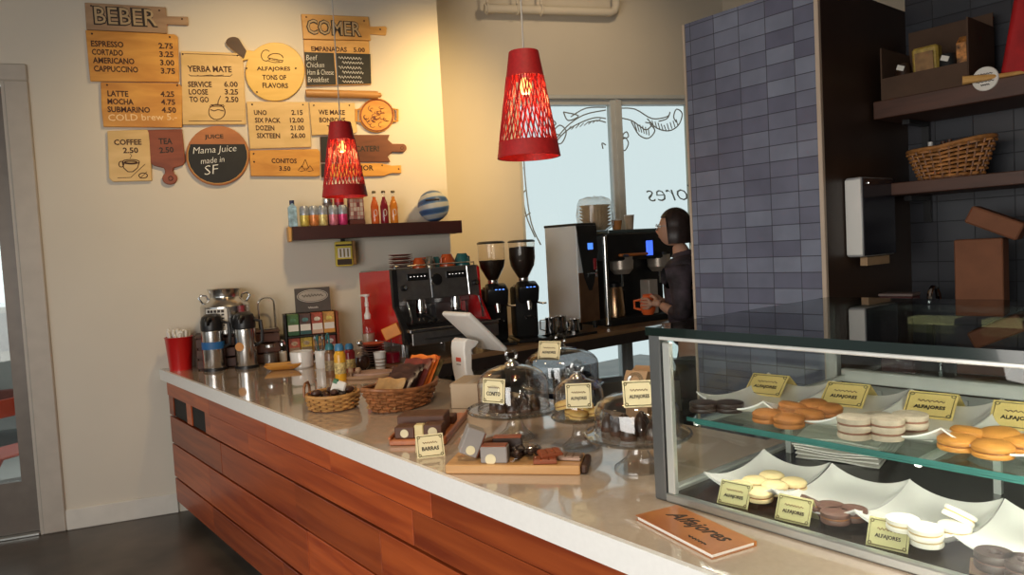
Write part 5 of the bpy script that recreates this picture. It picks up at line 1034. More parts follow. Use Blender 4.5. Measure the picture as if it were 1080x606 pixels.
# ================================================================== BAR: PITCHERS, BREWERS
tr_ = thing('bar_tray', 'flat black tray with milk pitchers on the bar', 'tray', (3.60, 3.88, HC), .05)
mb = MB(); mb.box((.0, 0, .004), (.42, .22, .008), .002); mb.build('tray_base', black, tr_)
for y in (-.107, .107): mb = MB(); mb.box((0, y, .012), (.42, .008, .012), .002); mb.build('tray_rim', black, tr_)
for x, y, h, r, lb in ((3.49, 3.92, .135, .048, 'tall steel milk pitcher at the left of the tray'), (3.60, 3.94, .135, .048, 'tall steel milk pitcher second on the tray'), (3.70, 3.90, .105, .042, 'short steel milk pitcher at the right of the tray')):
    t = thing('milk_pitcher', lb, 'pitcher', (x, y, HC+.0085), 2.4, 'steel milk pitchers on the tray')
    mb = MB(); mb.lathe([(0, 0), (r, 0), (r*1.02, .006), (r*.86, h*.72), (r*.9, h), (r*.86, h), (r*.82, h*.7), (r*.9, .01), (0, .008)], 28); mb.build('pitcher_body', chrome, t)
    mb = MB(); mb.tube([(r*.85, 0, h*.9), (r+.03, 0, h*.88), (r+.032, 0, h*.4), (r*.9, 0, h*.3)], .005, 8); mb.build('pitcher_handle', chrome, t)
t = thing('bar_cloth', 'folded dark cloth and pipe lying on the bar by the grinders', 'cloth', (3.38, 3.80, HC), .1)
mb = MB(); mb.grid(lambda u, v: (u*.14, v*.04, .012+.012*math.sin(5*u+2*v)*math.cos(3*v)+.006), 16, 8, .012); mb.build('cloth_fold', matte_black, t)
A = thing('water_boiler', 'tall silver water boiler with black pointed front panel on the bar', 'water boiler', (3.985, 4.20, HC), .06)
mb = MB(); mb.box((0, 0, .44), (.23, .34, .76), .006); mb.build('steel_housing', mat('satin_housing', (.84, .88, .90), .32, .1, var=.03, scale=3), A)
mb = MB(); mb.box((0, 0, .81), (.236, .346, .02), .004); mb.build('top_cover', black, A)
mb = MB(); mb.prism([(-.113, .80), (.113, .80), (.113, .60), (.06, .36), (.03, .30), (.0, .30), (-.05, .40), (-.10, .68)], -.178, -.168); mb.build('black_front', black, A)
mb = MB(); mb.box((.0, -.1715, .25), (.222, .004, .38), .001); mb.build('brown_front', mat('bronze_steel', (.30, .17, .10), .3, .8, var=.15), A)
mb = MB(); mb.box((.03, -.1795, .64), (.06, .003, .05), .001); mb.build('screen', mat('blue_screen', (.05, .15, .6), .3, emis=(.08, .25, 1), es=1.0), A)
mb = MB(); mb.box((.075, -.1795, .50), (.035, .006, .09), .003); mb.build('red_lever', mat('red_lever', (.45, .02, .03), .4), A)
mb = MB(); mb.tube([(.05, -.178, .43), (.05, -.21, .43), (.05, -.215, .40)], .009, 10); mb.build('spout', chrome, A)
for x in (-.09, .09):
    for y in (-.14, .14): mb = MB(); mb.cyl((x, y, 0), .018, .062, 14); mb.build('foot', black, A)
B = thing('coffee_brewer', 'large black twin coffee brewer with blue screen behind the barista', 'coffee brewer', (4.53, 4.17, HC), -.10)
mb = MB(); mb.box((.06, .09, .37), (.78, .22, .70), .008); mb.build('back_housing', black, B)
mb = MB(); mb.box((.06, -.01, .025), (.80, .42, .05), .006); mb.build('base', matte_black, B)
mb = MB(); mb.box((.06, -.02, .62), (.78, .36, .22), .01); mb.build('brew_head', black, B)
mb = MB(); mb.box((.06, -.0, .745), (.62, .28, .03), .006); mb.build('top_plate', mat('dark_teal_plate', (.10, .13, .13), .3, .3), B)
mb = MB(); mb.box((-.335, -.19, .36), (.03, .03, .70), .004); mb.build('steel_column', steel, B)
for x in (-.10, .32):
    mb = MB(); mb.lathe([(0, .40), (.06, .40), (.095, .44), (.10, .54), (0, .54)], 28, c=(x, -.11, 0)); bk_ = mb.build('filter_basket', mat('beige_steel', (.50, .43, .36), .3, .5), B)
    mb = MB(); mb.tube([(x-.01, -.20, .545), (x-.05, -.24, .548), (x-.10, -.26, .55)], .012, 8); mb.build('basket_handle', black, bk_)
    mb = MB(); mb.tube([(x, -.11, .40), (x, -.11, .30)], .008, 8); mb.build('drip_spout', steel, bk_)
mb = MB(); mb.box((-.06, -.215, .555), (.30, .04, .022), .008); mb.build('orange_handle', mat('orange_brown_handle', (.55, .17, .03), .4), B)
mb = MB(); mb.box((.13, -.203, .60), (.07, .008, .12), .002); mb.build('screen', mat('blue_screen2', (.05, .12, .6), .3, emis=(.06, .16, 1), es=1.0), B)
mb = MB(); mb.box((.145, -.16, .20), (.10, .11, .28), .006); mb.build('cream_side_box', mat('cream_panel', (.45, .39, .33), .4), B)
t = thing('thermos_server', 'coppery steel thermos standing under the brewer spout', 'thermos', (4.40, 4.14, HC+.0505), 0)
mb = MB(); mb.lathe([(0, 0), (.082, 0), (.082, .012), (.066, .23), (.06, .245), (0, .245)], 32); mb.build('thermos_body', mat('copper_steel', (.62, .40, .24), .2, 1, var=.05), t); mb = MB(); mb.lathe([(0, .2455), (.055, .2455), (.05, .275), (.03, .285), (0, .285)], 24); mb.build('thermos_lid', black, t); mb = MB(); mb.tube([(.064, 0, .22), (.11, 0, .21), (.115, 0, .08), (.078, 0, .05)], .009, 8); mb.build('thermos_handle', black, t)
ZB2 = HC+.7605
t = thing('filter_stack', 'stack of ruffled coffee filters in clear bag on the brewer', 'coffee filters', (4.275, 4.20, ZB2), 0)
for k in range(7):
    mb = MB(); n = 48; vs = []; 
    for r0, z0 in ((.070, k*.027), (.124, .043+k*.027)):
        for i in range(n): a = 2*PI*i/n; r = r0*(1+(.05 if i % 2 else -.03)); vs.append((r*math.cos(a), r*math.sin(a), z0+.002))
    mb.add(vs, [(i, (i+1) % n, (i+1) % n+n, i+n) for i in range(n)]+[tuple(range(n))]); mb.build('paper_filter', mat('tan_filter', (.78, .60, .38), .8, var=.12, scale=20), t, sharp=10)
random.seed(11); mb = MB(); mb.lathe([(.095, .001), (.138, .03), (.146, .13), (.142, .21), (.12, .26), (.06, .275), (.02, .268), (0, .285)], 26); mb.v = [(x*(1+random.uniform(-.07, .07)), y*(1+random.uniform(-.07, .07)), max(.001, z+random.uniform(-.008, .008))) for x, y, z in mb.v]; mb.build('clear_bag', glass('crinkled_film', (.96, .97, .97), 1.6, .15, .25, (.95, .95, .93)), t, sharp=8)
def pcup(x, y, z, m, label, r=.036, h=.095):
    t = thing('paper_cup', label, 'cup', (x, y, z), 0, 'paper cups by the brewers')
    mb = MB(); mb.lathe([(0, 0), (r*.72, 0), (r*.98, h-.004), (r*1.05, h), (r*.95, h), (r*.7, .004), (0, .004)], 24); mb.build('cup_body', m, t)
    mb = MB(); mb.lathe([(r*1.03, h-.004), (r*1.07, h), (r*1.03, h+.003), (r*.98, h)], 24); mb.build('rolled_rim', white_cer, t)
pcup(4.66, 4.18, ZB2, mat('tan_paper', (.55, .42, .30), .7), 'tan paper cup standing alone on the brewer top', .042, .12); pcup(4.45, 4.13, ZB2, mat('orange_paper', (.55, .22, .06), .6), 'orange paper cup beside the filter stack', .045, .08)
# dark bag on floor near the window
bgp = Vector((4.12, 4.42, 0)); t = thing('backpack', 'dark blue backpack on the floor under the window bar', 'bag', bgp, -.3)
mb = MB(); mb.grid(lambda u, v: (u*.19*(1-.15*max(v, 0)), 0, 0), 1, 1, .0); mb = MB(); mb.box((0, 0, .28), (.40, .22, .55), .08, seg=3); navy = mat('navy_canvas', (.02, .03, .08), .8, var=.3, bump=.3); mb.build('bag_body', navy, t); mb = MB(); mb.box((0, -.12, .18), (.28, .06, .24), .025, seg=2); mb.build('front_pocket', navy, t); mb = MB(); mb.tube([(-.05, 0, .54), (-.04, 0, .60), (.04, 0, .60), (.05, 0, .54)], .012, 8); mb.build('carry_loop', navy, t)
# ================================================================== DISPLAY CASE
CXF, CXB, CYE, CYN, CZT = 1.40, 2.30, 1.212, -.68, 1.388
case = thing('display_case', 'glass pastry display case with steel frame standing on the counter', 'display case', (1.85, .3, HC))
def cbx(name, x0, x1, y0, y1, z0, z1, m, par=None, bev=0.0):
    c, d_ = bx(x0, x1, y0, y1, z0, z1); mb = MB(); mb.box((c[0]-1.85, c[1]-.3, c[2]-HC), d_, bev); return mb.build(name, m, par or case)
palu = mat('pale_aluminium', (.62, .64, .60), .35, .5, var=.04); dalu = mat('grey_aluminium', (.20, .21, .21), .35, .7, var=.06)
cfl = mat('black_case_floor', (.018, .016, .015), .25, var=.2)
cbx('case_floor', 1.42, 2.28, CYN+.02, CYE-.01, .951, .962, cfl)
cbx('bottom_rail', CXF, CXF+.022, CYN, CYE-.035, .951, .972, alu, bev=.003)
cbx('corner_post', CXF, CXF+.036, CYE-.036, CYE, .951, 1.374, dalu, bev=.003)
cbx('inner_post', CXF+.004, CXF+.020, CYE-.062, CYE-.040, .972, 1.35, palu, bev=.002)
cbx('rear_post', CXB-.035, CXB, CYE-.036, CYE, .951, 1.374, palu, bev=.003)
cbx('corner_post', CXF, CXF+.036, CYN, CYN+.036, .951, 1.374, dalu, bev=.003); cbx('rear_post', CXB-.035, CXB, CYN, CYN+.036, .951, 1.374, palu, bev=.003)
cbx('end_rail', CXF+.036, CXB-.035, CYE-.03, CYE-.004, .951, .972, palu, bev=.003)
topg = glass('top_glass', (.42, .46, .45), 1.52); frontg = glass('case_glass', (.96, .985, .975), 1.5); edge = mat('green_glass_edge', (.004, .014, .012), .12, var=.1, coat=.5)
tg = cbx('top_glass', CXF-.004, CXB, CYN, CYE+.002, CZT-.0105, CZT, topg)
cbx('top_glass_edge', CXF-.0065, CXF-.0042, CYN, CYE+.002, CZT-.021, CZT, edge, tg)
cbx('front_glass', CXF+.006, CXF+.010, CYN+.036, CYE-.036, .972, 1.358, frontg); cbx('end_glass', CXF+.036, CXB-.035, CYE-.012, CYE-.008, .972, 1.374, frontg)
cbx('top_rail', CXF-.003, CXF+.024, CYN+.03, CYE-.036, 1.3575, 1.3665, mat('bright_rail', (.80, .80, .76), .3, .3), bev=.002)
led = MB()
for k in range(84): yk = CYE-.06-k*.0215; led.box((CXF+.034-1.85, yk-.3, 1.3665-HC), (.008, .008, .003))
led.build('led_strip', mat('led_white', (1, 1, 1), .5, emis=(1, .93, .80), es=60), case)['kind'] = 'stuff'
cbx('led_channel', CXF+.0245, CXF+.046, CYN+.03, CYE-.036, 1.3685, 1.374, palu)
lamp('case_light', 'AREA', (CXF+.036, .27, 1.362), 10, (1, .93, .80), (CXF+.26, .27, .97), shape='RECTANGLE', size=1.8, size_y=.012).rotation_euler = (0, math.radians(-28), 0)
cbx('shelf_light_channel', 1.4825, 1.500, CYN+.06, CYE-.07, 1.1365, 1.1405, mat('teal_glass_edge', (.03, .16, .14)))
lamp('shelf_light', 'AREA', (1.492, .27, 1.135), 2.9, (1, .94, .82), shape='RECTANGLE', size=.012, size_y=1.75).rotation_euler = (0, math.radians(-25), 0)
yb0 = [atz(px, 352, 1.362).y for px in (895, 905, 966, 1003, 1054)]
lb_ = cbx('light_bar', 1.93, 1.985, yb0[4]-.5, yb0[0], 1.352, 1.374, black, bev=.006)
for a, b_ in ((yb0[1], yb0[2]), (yb0[3], yb0[4])): cbx('diffuser', 1.925, 1.9902, b_, a, 1.358, 1.3745, mat('yellow_diffuser', (.75, .65, .30), .4, emis=(1, .85, .4), es=1.1), lb_)
# rear sliding doors
for a, b_ in ((1.165, .50), (.52, -.64)):
    cbx('door_rail', CXB-.030, CXB-.006, b_, a, 1.118, 1.160, palu, bev=.003); cbx('door_rail', CXB-.030, CXB-.006, b_, a, 1.352, 1.372, palu, bev=.003)
    cbx('rear_door_glass', CXB-.020, CXB-.016, b_, a, 1.16, 1.352, frontg)
cbx('rear_panel', CXB-.020, CXB-.012, CYN+.036, CYE-.036, .962, 1.112, mat('grey_rear_panel', (.24, .25, .23), .4, .3, var=.1))
for k in range(22): cbx('panel_rib', CXB-.026, CXB-.0202, 1.12-k*.08, 1.135-k*.08, .97, 1.10, mat('grey_rib', (.28, .29, .27), .4, .3))
# upper glass shelf on brackets
SZ = 1.150
sh = cbx('glass_shelf', 1.485, 1.96, CYN+.05, CYE-.045, SZ-.008, SZ, glass('shelf_glass', (.90, .96, .94), 1.5)); cbx('shelf_edge', 1.4825, 1.4848, CYN+.05, CYE-.045, SZ-.009, SZ+.0005, mat('teal_glass_edge', (.03, .16, .14), .12, var=.1), sh)
for yb in (1.155, .62, .05, -.6):
    cbx('shelf_bracket', 1.50, 2.27, yb-.006, yb+.006, SZ-.024, SZ-.0085, palu, bev=.002)
    cbx('bracket_post', 1.93, 1.945, yb-.008, yb+.008, .962, SZ-.024, palu)
def plate(x, y, z, sx, sy, lift, label, rz=0):
    t = MB(); f = lambda u, v: (u*sx, v*sy, .010+lift*(.35*max(abs(u), abs(v))**5+.65*abs(u*v)**2.2)); t.grid(f, 20, 20, .004); t.box((0, 0, .0032), (sx*1.0, sy*1.0, .0064), .002)
    o = t.build('plate', white_cer, None, (x, y, z), rz); tag(o, label, 'plate', 'square white plates in the display case'); return o
LZ = .9622
lowers = [(1.630, 1.035, 'plate of yellow cookies, left on the case floor'), (1.625, .838, 'plate of brown cookies, second on the case floor'), (1.620, .648, 'plate of white iced cookies, third on the case floor'), (1.620, .455, 'plate of dark ring cookies at the right on the case floor')]
for x, y, lb in lowers: plate(x, y, LZ, .135, .095, .042, 'square white '+lb)
uppers = [(1.705, 1.078, 'plate of two dark cookies, left on the glass shelf'), (1.700, .880, 'plate of orange brown cookies, second on the glass shelf'), (1.695, .682, 'plate of tall sandwich cookies, third on the glass shelf'), (1.690, .485, 'plate of orange cookies at the right on the glass shelf')]
for x, y, lb in uppers: plate(x, y, SZ+.0006, .168, .097, .046, 'square white '+lb)
ch_ = mat('brown_glaze_cookie', (.13, .062, .045), .45, var=.15, scale=40); dkc = mat('dark_cookie', (.030, .016, .012), .45, var=.2); obr = mat('orange_brown_cookie', (.40, .15, .035), .6, var=.18, scale=30); oran = mat('orange_cookie', (.56, .24, .045), .55, var=.15, scale=30); wht = mat('white_iced_cookie', (.82, .78, .68), .5, var=.03); cream = mat('cream_filling', (.62, .45, .20), .5); gry = mat('sugared_cookie', (.48, .40, .30), .7, var=.15, scale=50)
def pc(px, py, z): q = atz(px, py, z); return Vector((q.x, q.y, z))
CB = LZ+.0145
def place(lst, z, r, h, m1, m2, lab, grp, dome=0, name='alfajor'):
    for px, py, lift, tilt, lb in lst:
        zz = z+lift; q = pc(px, py, zz+h); q.z = zz; cookie(q, r, h, m1, m2, lab % lb, grp, (tilt*.5, tilt, 0), dome=dome, name=name)
place([(780, 510, .0, 0, 'nearest the left corner'), (796, 505, 0, 0, 'at the back left'), (814, 499.5, .0, 0, 'farthest back'), (837, 506.5, 0, 0, 'at the right end'), (817, 510, .004, .0, 'in the middle'), (801, 517, 0, .0, 'at the front, beside the price card')], CB, .031, .022, yel, dulce, 'yellow cookie %s of the lower left plate', 'yellow cookies on the case floor', .005)
place([(855, 526, .004, .45, 'leaning at the left'), (876, 531, 0, 0, 'at the back'), (881, 538, .0, 0, 'at the front'), (899, 535, 0, 0, 'at the right')], CB, .031, .024, ch_, dulce, 'brown glazed cookie %s of the second lower plate', 'brown cookies on the case floor')
place([(953, 552, 0, 0, 'at the bottom left'), (952, 545, .0245, 0, 'topping the left stack'), (977, 561, 0, 0, 'at the bottom front'), (976, 554, .0245, 0, 'topping the front stack'), (1007, 552, 0, 0, 'at the right'), (1009, 537, .018, .5, 'leaning at the back')], CB, .031, .0235, wht, cream, 'white iced cookie %s of the third lower plate', 'white cookies on the case floor')
for px, py, lb in ((1049, 582, 'left'), (1080, 590, 'right')):
    q = pc(px, py, CB+.03); t = thing('ring_cookie', 'dark chocolate ring cookie, %s of the two on the right lower plate' % lb, 'cookie', (q.x, q.y, CB), 0, 'dark ring cookies on the case floor')
    for nm, a, b_ in (('lower_ring', 0, .014), ('upper_ring', .0165, .031)): mb = MB(); mb.lathe([(.010, a+.001), (.031, a), (.033, a+.003), (.033, b_-.003), (.031, b_), (.012, b_), (.010, b_-.003), (.010, a+.001)], 26); mb.build(nm, dkc, t)
    mb = MB(); mb.lathe([(.012, .0142), (.031, .0142), (.031, .0163), (.012, .0163), (.012, .0142)], 24); mb.build('filling', ch_, t)
UB = SZ+.0006+.0145
place([(742, 423, 0, 0, 'left'), (769, 423, 0, 0, 'right')], UB, .036, .024, dkc, choc, 'dark cookie, %s of the two on the upper left plate', 'dark cookies on the glass shelf')
place([(809, 434, 0, 0, 'at the left'), (835, 426, .006, .2, 'at the back left'), (858, 424, .006, -.1, 'at the back'), (873, 428, .0, 0, 'at the right'), (853, 434, .0, .1, 'at the front right'), (832, 439, 0, 0, 'at the front')], UB, .034, .022, obr, dulce, 'orange brown cookie %s of the second upper plate', 'orange brown cookies on the glass shelf', .006)
st_ = []
for px, py, nm in ((901, 452, 'left'), (935, 453, 'front'), (960, 449, 'right'), (926, 441, 'back')):
    for k in range(2 if nm != 'back' else 1): st_.append((px, py-1-9.6*k*.0, k*.0285, 0, ('at the bottom of the %s stack', 'topping the %s stack')[k] % nm if nm != 'back' else 'standing single behind the stacks'))
place([(a-0, b-9*(l > 0)-4, l, t_, n) for a, b, l, t_, n in st_], UB, .034, .028, gry, mat('pinkish_filling', (.30, .14, .09), .5), 'sugared sandwich cookie %s of the third upper plate', 'sandwich cookies on the glass shelf')
place([(1010, 461, 0, 0, 'at the front left'), (1022, 453, .004, .15, 'at the back left'), (1047, 468, 0, 0, 'at the front'), (1054, 455, .006, -.1, 'at the back'), (1074, 462, .0, 0, 'at the right')], UB, .036, .022, oran, dulce, 'orange cookie %s of the right upper plate', 'orange cookies on the glass shelf', .006)
olive = mat('olive_card', (.50, .46, .22), .6, var=.06)
def casecard(px, py, z, x, lb, w_=.088, h_=.064, m=None, tilt=.42, flat=0):
    d = ray(px, py); q = CAM+d*((x-CAM.x)/d.x); return signcard(Vector((x, q.y, z)), -PI/2+.12, w_, h_, lb, tilt, tent=True, paperm=m)
for px, lb in ((772, 'green cream price card in front of the lower yellow cookies'), (835, 'green cream price card in front of the lower brown cookies'), (935, 'green cream price card in front of the lower white cookies')):
    casecard(px, {772: 536, 835: 556, 935: 585}[px], LZ+.0005, 1.452, lb, m=olive, h_=.058, w_=.078, tilt=.5)
casecard(1052, 612, LZ+.0005, 1.452, 'brown price card at the lower right corner of the case', h_=.028, m=mat('brown_card', (.14, .07, .035), .6))
for px, py, lb in ((803, 419, 'cream price card behind the two dark cookies on the shelf'), (886, 429, 'cream price card behind the orange brown cookies on the shelf'), (977, 440, 'cream price card behind the sandwich cookies on the shelf'), (1072, 453, 'cream price card behind the orange cookies at the right of the shelf')):
    casecard(px, py, SZ+.0125, 1.765, lb, m=mat('golden_card', (.72, .55, .20), .6, var=.08), tilt=.95, h_=.08, w_=.105)
t = thing('paper_stack', 'stack of white scalloped papers lying at the case back left', 'paper stack', (2.08, 1.04, .9625), .2)
for k in range(7):
    mb = MB(); n = 36; rr = [.135*(1+.03*math.cos(12*2*PI*i/n)) for i in range(n)]; ox, oy, oz = random.uniform(-.012, .012), random.uniform(-.012, .012), .004+k*.009
    mb.grid(lambda u, v: (u*.15+ox, v*.11+oy, oz+.004*math.sin(4*u+k)*math.cos(3*v)), 14, 10, .004); mb.build('paper_sheet', paper, t)
# booklet on the counter
q = [atz(*p, HC+.012) for p in ((668.5, 541.7), (715.4, 532.7), (796.9, 569.4), (752, 584.4))]
cen3 = sum(q, Vector())/4; bang = ang(q[0], q[3]); bl2 = ((q[3]-q[0]).length+(q[2]-q[1]).length)/2; bw2 = ((q[1]-q[0]).length+(q[2]-q[3]).length)/2
t = thing('booklet', 'orange brown recipe booklet with dark script lying before the case', 'booklet', (cen3.x, cen3.y, HC), bang)
mb = MB(); mb.box((0, 0, .0055), (bl2-.008, bw2-.006, .0085), .001); mb.build('pages', paper, t)
cov = wood('amber_cover', (.34, .10, .025), (.56, .22, .05), (5, 9, 5), .3, coat=.3)
mb = MB(); mb.box((0, 0, .0108), (bl2, bw2, .0018), .0005); mb.build('front_cover', cov, t); mb = MB(); mb.box((0, 0, .0007), (bl2, bw2, .0012), .0003); mb.build('back_cover', cov, t); mb = MB(); mb.box((0, bw2/2-.0015, .0057), (bl2, .003, .009)); mb.build('spine', cov, t)
mb = MB(); text_mb(mb, 'Alfajores', bl2*.74, bw2*.42, Matrix.Translation((-bl2*.36, -bw2*.12, .0117)) @ Matrix.Rotation(-PI/2, 4, 'X'), .0008, .012, .4); mb.build('cover_lettering', ink, t)
mb = MB(); squiggle(mb, .0, 0, bl2*.22, .004, 0, .0016, 6, T=Matrix.Translation((bl2*.12, -bw2*.32, .0119)) @ Matrix.Rotation(-PI/2, 4, 'X')); mb.build('small_lettering', ink, t)
# ================================================================== ALCOVE BEHIND THE CASE
dkw = wood('dark_alcove_wood', (.060, .024, .014), (.10, .040, .024), (3, 3, 20), .5)
for nm, zt_, lb in (('alcove_shelf', 1.792, 'dark wooden shelf carrying the wicker basket in the alcove'), ('alcove_shelf', 2.145, 'upper dark wooden shelf with round sticker in the alcove')):
    th = .052 if zt_ < 2 else .075
    t = thing(nm, lb, 'shelf', (3.40, .5, zt_-th)); mb = MB(); mb.box((0, 0, th/2), (.355, 1.95, th), .003); mb.build('shelf_board', dkw, t)
    for yb in (.9, -.3): mb = MB(); mb.box((.165, yb, -.06), (.02, .03, .12)); mb.box((.06, yb, -.012), (.2, .03, .02)); mb.build('bracket', black, t)
    if zt_ > 2:
        mb = MB(); sy = atplane(1039, 83, (3.22, 0, 0), Vector((1, 0, 0))).y-.5; sz_ = atplane(1039, 83, (3.22, 0, 0), Vector((1, 0, 0))).z-(zt_-th)
        T_ = Matrix.Translation((-.178, sy, sz_)) @ Matrix.Rotation(-PI/2, 4, 'Y'); mb.lathe([(0, .004), (.044, .004), (.046, 0)], 28, T=T_); ds = mb.build('round_sticker', paper, t)
        mb = MB(); TT = Matrix.Translation((-.1822, sy, sz_)) @ Matrix.Rotation(-PI/2, 4, 'Z')
        for zz, ww in ((.018, .05), (.004, .065), (-.010, .06), (-.023, .03)): squiggle(mb, -ww/2, zz, ww, .003, 0, .0016, 5, T=TT)
        mb.build('sticker_lettering', ink, ds)
t = thing('wicker_basket', 'oblong orange wicker basket on the alcove shelf', 'basket', (3.385, 1.235, 1.7925), PI/2)
basket(t, .115, .085, .125, .42, 8, 28, mat('orange_wicker', (.40, .17, .05), .5, var=.4, scale=30), dstraw, .0065, .006, lambda a: .03*max(0, -math.cos(a)))
for k, (dy, dx) in enumerate(((.07, -.02), (.035, .02), (-.005, -.02), (-.04, .02), (.0, .05))):
    lb = ('dark capped bottle at the left in the alcove basket', 'dark bottle second in the alcove basket', 'dark bottle at the middle of the alcove basket', 'dark bottle at the right in the alcove basket', 'dark bottle at the back of the alcove basket')[k]
    b_ = thing('small_bottle', lb, 'bottle', (3.385+dx, 1.235+dy, 1.802), 0, 'bottles in the alcove basket'); mb = MB(); mb.lathe([(0, 0), (.017, 0), (.018, .10), (.008, .125), (.008, .14), (0, .14)], 16); mb.build('bottle_body', mat('dark_bottle', (.05, .015, .01), .15), b_); mb = MB(); mb.lathe([(.0095, .138), (.0095, .155), (0, .156)], 14); mb.build('bottle_cap', white_pl if k == 0 else dkw, b_)
t = thing('tin_box', 'red tin box at the right of the alcove basket', 'tin', (3.40, .905, 1.7925), .1)
mb = MB(); mb.box((0, 0, .065), (.12, .10, .13), .008, seg=2); mb.build('tin_body', redp, t); mb = MB(); mb.box((-.061, -.01, .065), (.002, .06, .07)); mb.build('tin_label', pine_o, t); mb = MB(); mb.box((0, 0, .137), (.122, .102, .014), .004); mb.build('tin_lid', mat('dark_red_base', (.09, .02, .015)), t)
cbm = mat('brown_cardboard', (.085, .045, .025), .8, var=.12)
t = thing('open_carton', 'open brown cardboard box of yellow packets on the upper alcove shelf', 'box', (3.37, 1.275, 2.1455), 0)
TB = Matrix.Rotation(-.26, 4, 'X'); BW_, BD_, BH_ = .33, .28, .13
TB = Matrix.Rotation(0, 4, 'X')
for nm, c, d_ in (('bottom', (0, 0, .003), (BD_, BW_, .005)), ('front_wall', (-BD_/2, 0, .045), (.006, BW_, .09)), ('back_wall', (BD_/2, 0, .16), (.006, BW_, .32)), ('side_wall', (0, -BW_/2, .13), (BD_, .006, .26)), ('side_wall', (0, BW_/2, .11), (BD_, .006, .22))): mb = MB(); mb.box(c, d_, T=TB); mb.build(nm, cbm, t)
for nm, (px, py), m, lb in (('packet', (955, 52), mat('mustard_pack', (.40, .27, .05), .4, var=.4, scale=30), 'yellow packet standing in the open carton'),):
    b_ = thing('tea_packet', lb, 'packet', (3.28, 1.275, 2.152), 0); mb = MB(); mb.box((0, 0, .095), (.05, .10, .18), .008, rot=Quaternion((0, 1, 0), -.1)); mb.build('packet_body', m, b_); mb = MB(); mb.box((-.0345, 0, .115), (.002, .07, .09), rot=Quaternion((0, 1, 0), -.1)); mb.build('packet_label', mat('brown_print', (.25, .13, .04)), b_)
for k, (y, m, lb) in enumerate(((1.365, choc, 'dark jar with white label, left in the open carton'), (1.195, matte_black, 'dark jar with white label, right in the open carton'))):
    b_ = thing('sauce_jar', lb, 'jar', (3.27, y, 2.152), 0, 'jars in the open carton'); mb = MB(); mb.lathe([(0, 0), (.03, 0), (.031, .11), (.025, .135), (0, .137)], 20); mb.build('jar_body', m, b_); mb = MB(); mb.box((-.031, 0, .115), (.004, .03, .02), rot=Quaternion((1, 0, 0), .4)); mb.build('jar_label', paper, b_)
b_ = thing('snack_bag', 'orange patterned bag at the carton right end', 'packet', (3.31, 1.148, 2.152), 0); mb = MB(); mb.prism([(-.03, 0), (.035, 0), (.04, .16), (.0, .20), (-.035, .17)], -.018, .018); mb.build('bag_body', mat('orange_speckled', (.45, .18, .04), .5, var=.8, scale=50), b_)
t = thing('wooden_spoon', 'long wooden spoon lying across the upper alcove shelf edge', 'spoon', (3.27, .985, 2.1455), 0)
mb = MB(); mb.tube([(-.085, .13, .012), (-.04, .02, .010), (.01, -.10, .012)], .009, 8, rs=[.017, .009, .008]); mb.build('spoon_handle', pine, t); mb = MB(); mb.ball((.03, -.14, .012), .04, 16, .7, 1.1, .28); mb.build('spoon_bowl', pine, t)
t = thing('red_bag', 'bright red fabric tote bag on the upper alcove shelf', 'bag', (3.36, .845, 2.1455), 0)
mb = MB(); mb.prism([(-.17, 0), (.20, 0), (.20, .50), (-.06, .50), (-.12, .28)], -.11, .11, Matrix.Rotation(-PI/2, 4, 'Z')); rb = mb.build('bag_body', mat('red_fabric', (.42, .006, .008), .7, var=.25, scale=14, bump=.4), t); bv = rb.modifiers.new('bevel', 'BEVEL'); bv.width = .02; bv.segments = 3
mb = MB(); mb.tube([(-.06, .06, .49), (-.07, .05, .58), (-.07, -.05, .58), (-.06, -.06, .49)], .008, 8); mb.build('bag_handle', mat('red_fabric', (.42, .006, .008)), t)
t = thing('towel_dispenser', 'tall white and steel paper towel dispenser on the brown side panel', 'dispenser', (3.11, CY0-.0055, 1.488), 0)
mb = MB(); mb.box((0, -.035, .165), (.29, .07, .325), .010, seg=2); mb.build('dispenser_body', mat('grey_steel_cover', (.50, .50, .50), .3, .3, var=.03), t)
mb = MB(); mb.box((-.1465, -.035, .165), (.004, .064, .305), .001); mb.build('white_side', white_pl, t); mb = MB(); mb.box((0.002, -.0715, .165), (.282, .004, .315), .002); mb.build('smoked_front', mat('smoked_plastic', (.02, .02, .028), .15), t)
mb = MB(); mb.box((.02, -.04, -.018), (.20, .03, .034)); mb.build('towel_edge', kraft, t)
mb = MB(); mb.cyl((-.10, -.0775, .30), .006, .004, 10, T=Matrix()); mb.build('lock', steel, t)
sk = thing('sink_counter', 'dark back counter with tap behind the display case', 'counter', (3.28, .4, 0), 0)
mb = MB(); mb.box((0, 0, .485), (.56, 2.1, .97)); mb.build('cabinet', brown, sk); mb = MB(); mb.box((0, 0, .985), (.58, 2.12, .03), .004); mb.build('countertop', mat('dark_top', (.04, .035, .032), .3), sk)
fy = 1.26; mb = MB(); mb.tube([(.02, fy-.4, 1.0), (.02, fy-.4, 1.28)]+[(.02-.05+.05*math.cos(a), fy-.4, 1.28+.07*math.sin(a)) for a in [k*PI/10 for k in range(11)]]+[(-.08, fy-.4, 1.26)], .011, 10); mb.build('tap', chrome, sk)
t = thing('paper_carrier_bag', 'large brown carrier bag with folded top on the back counter', 'bag', (3.30, 1.10, 1.0005), .15)
brk = mat('brown_carrier_paper', (.20, .075, .035), .8, var=.12)
mb = MB(); mb.box((0, 0, .27), (.13, .165, .54), .004); mb.build('bag_body', brk, t); mb = MB(); mb.box((.0, -.055, .60), (.14, .19, .07), .006, rot=Quaternion((1, 0, 0), .45)); mb.build('bag_flap', brk, t); mb = MB(); mb.box((-.066, 0, .30), (.002, .167, .004)); mb.box((-.066, 0, .28), (.002, .004, .04)); mb.build('bag_fold', mat('bag_fold_dark', (.06, .022, .012), .8), t)
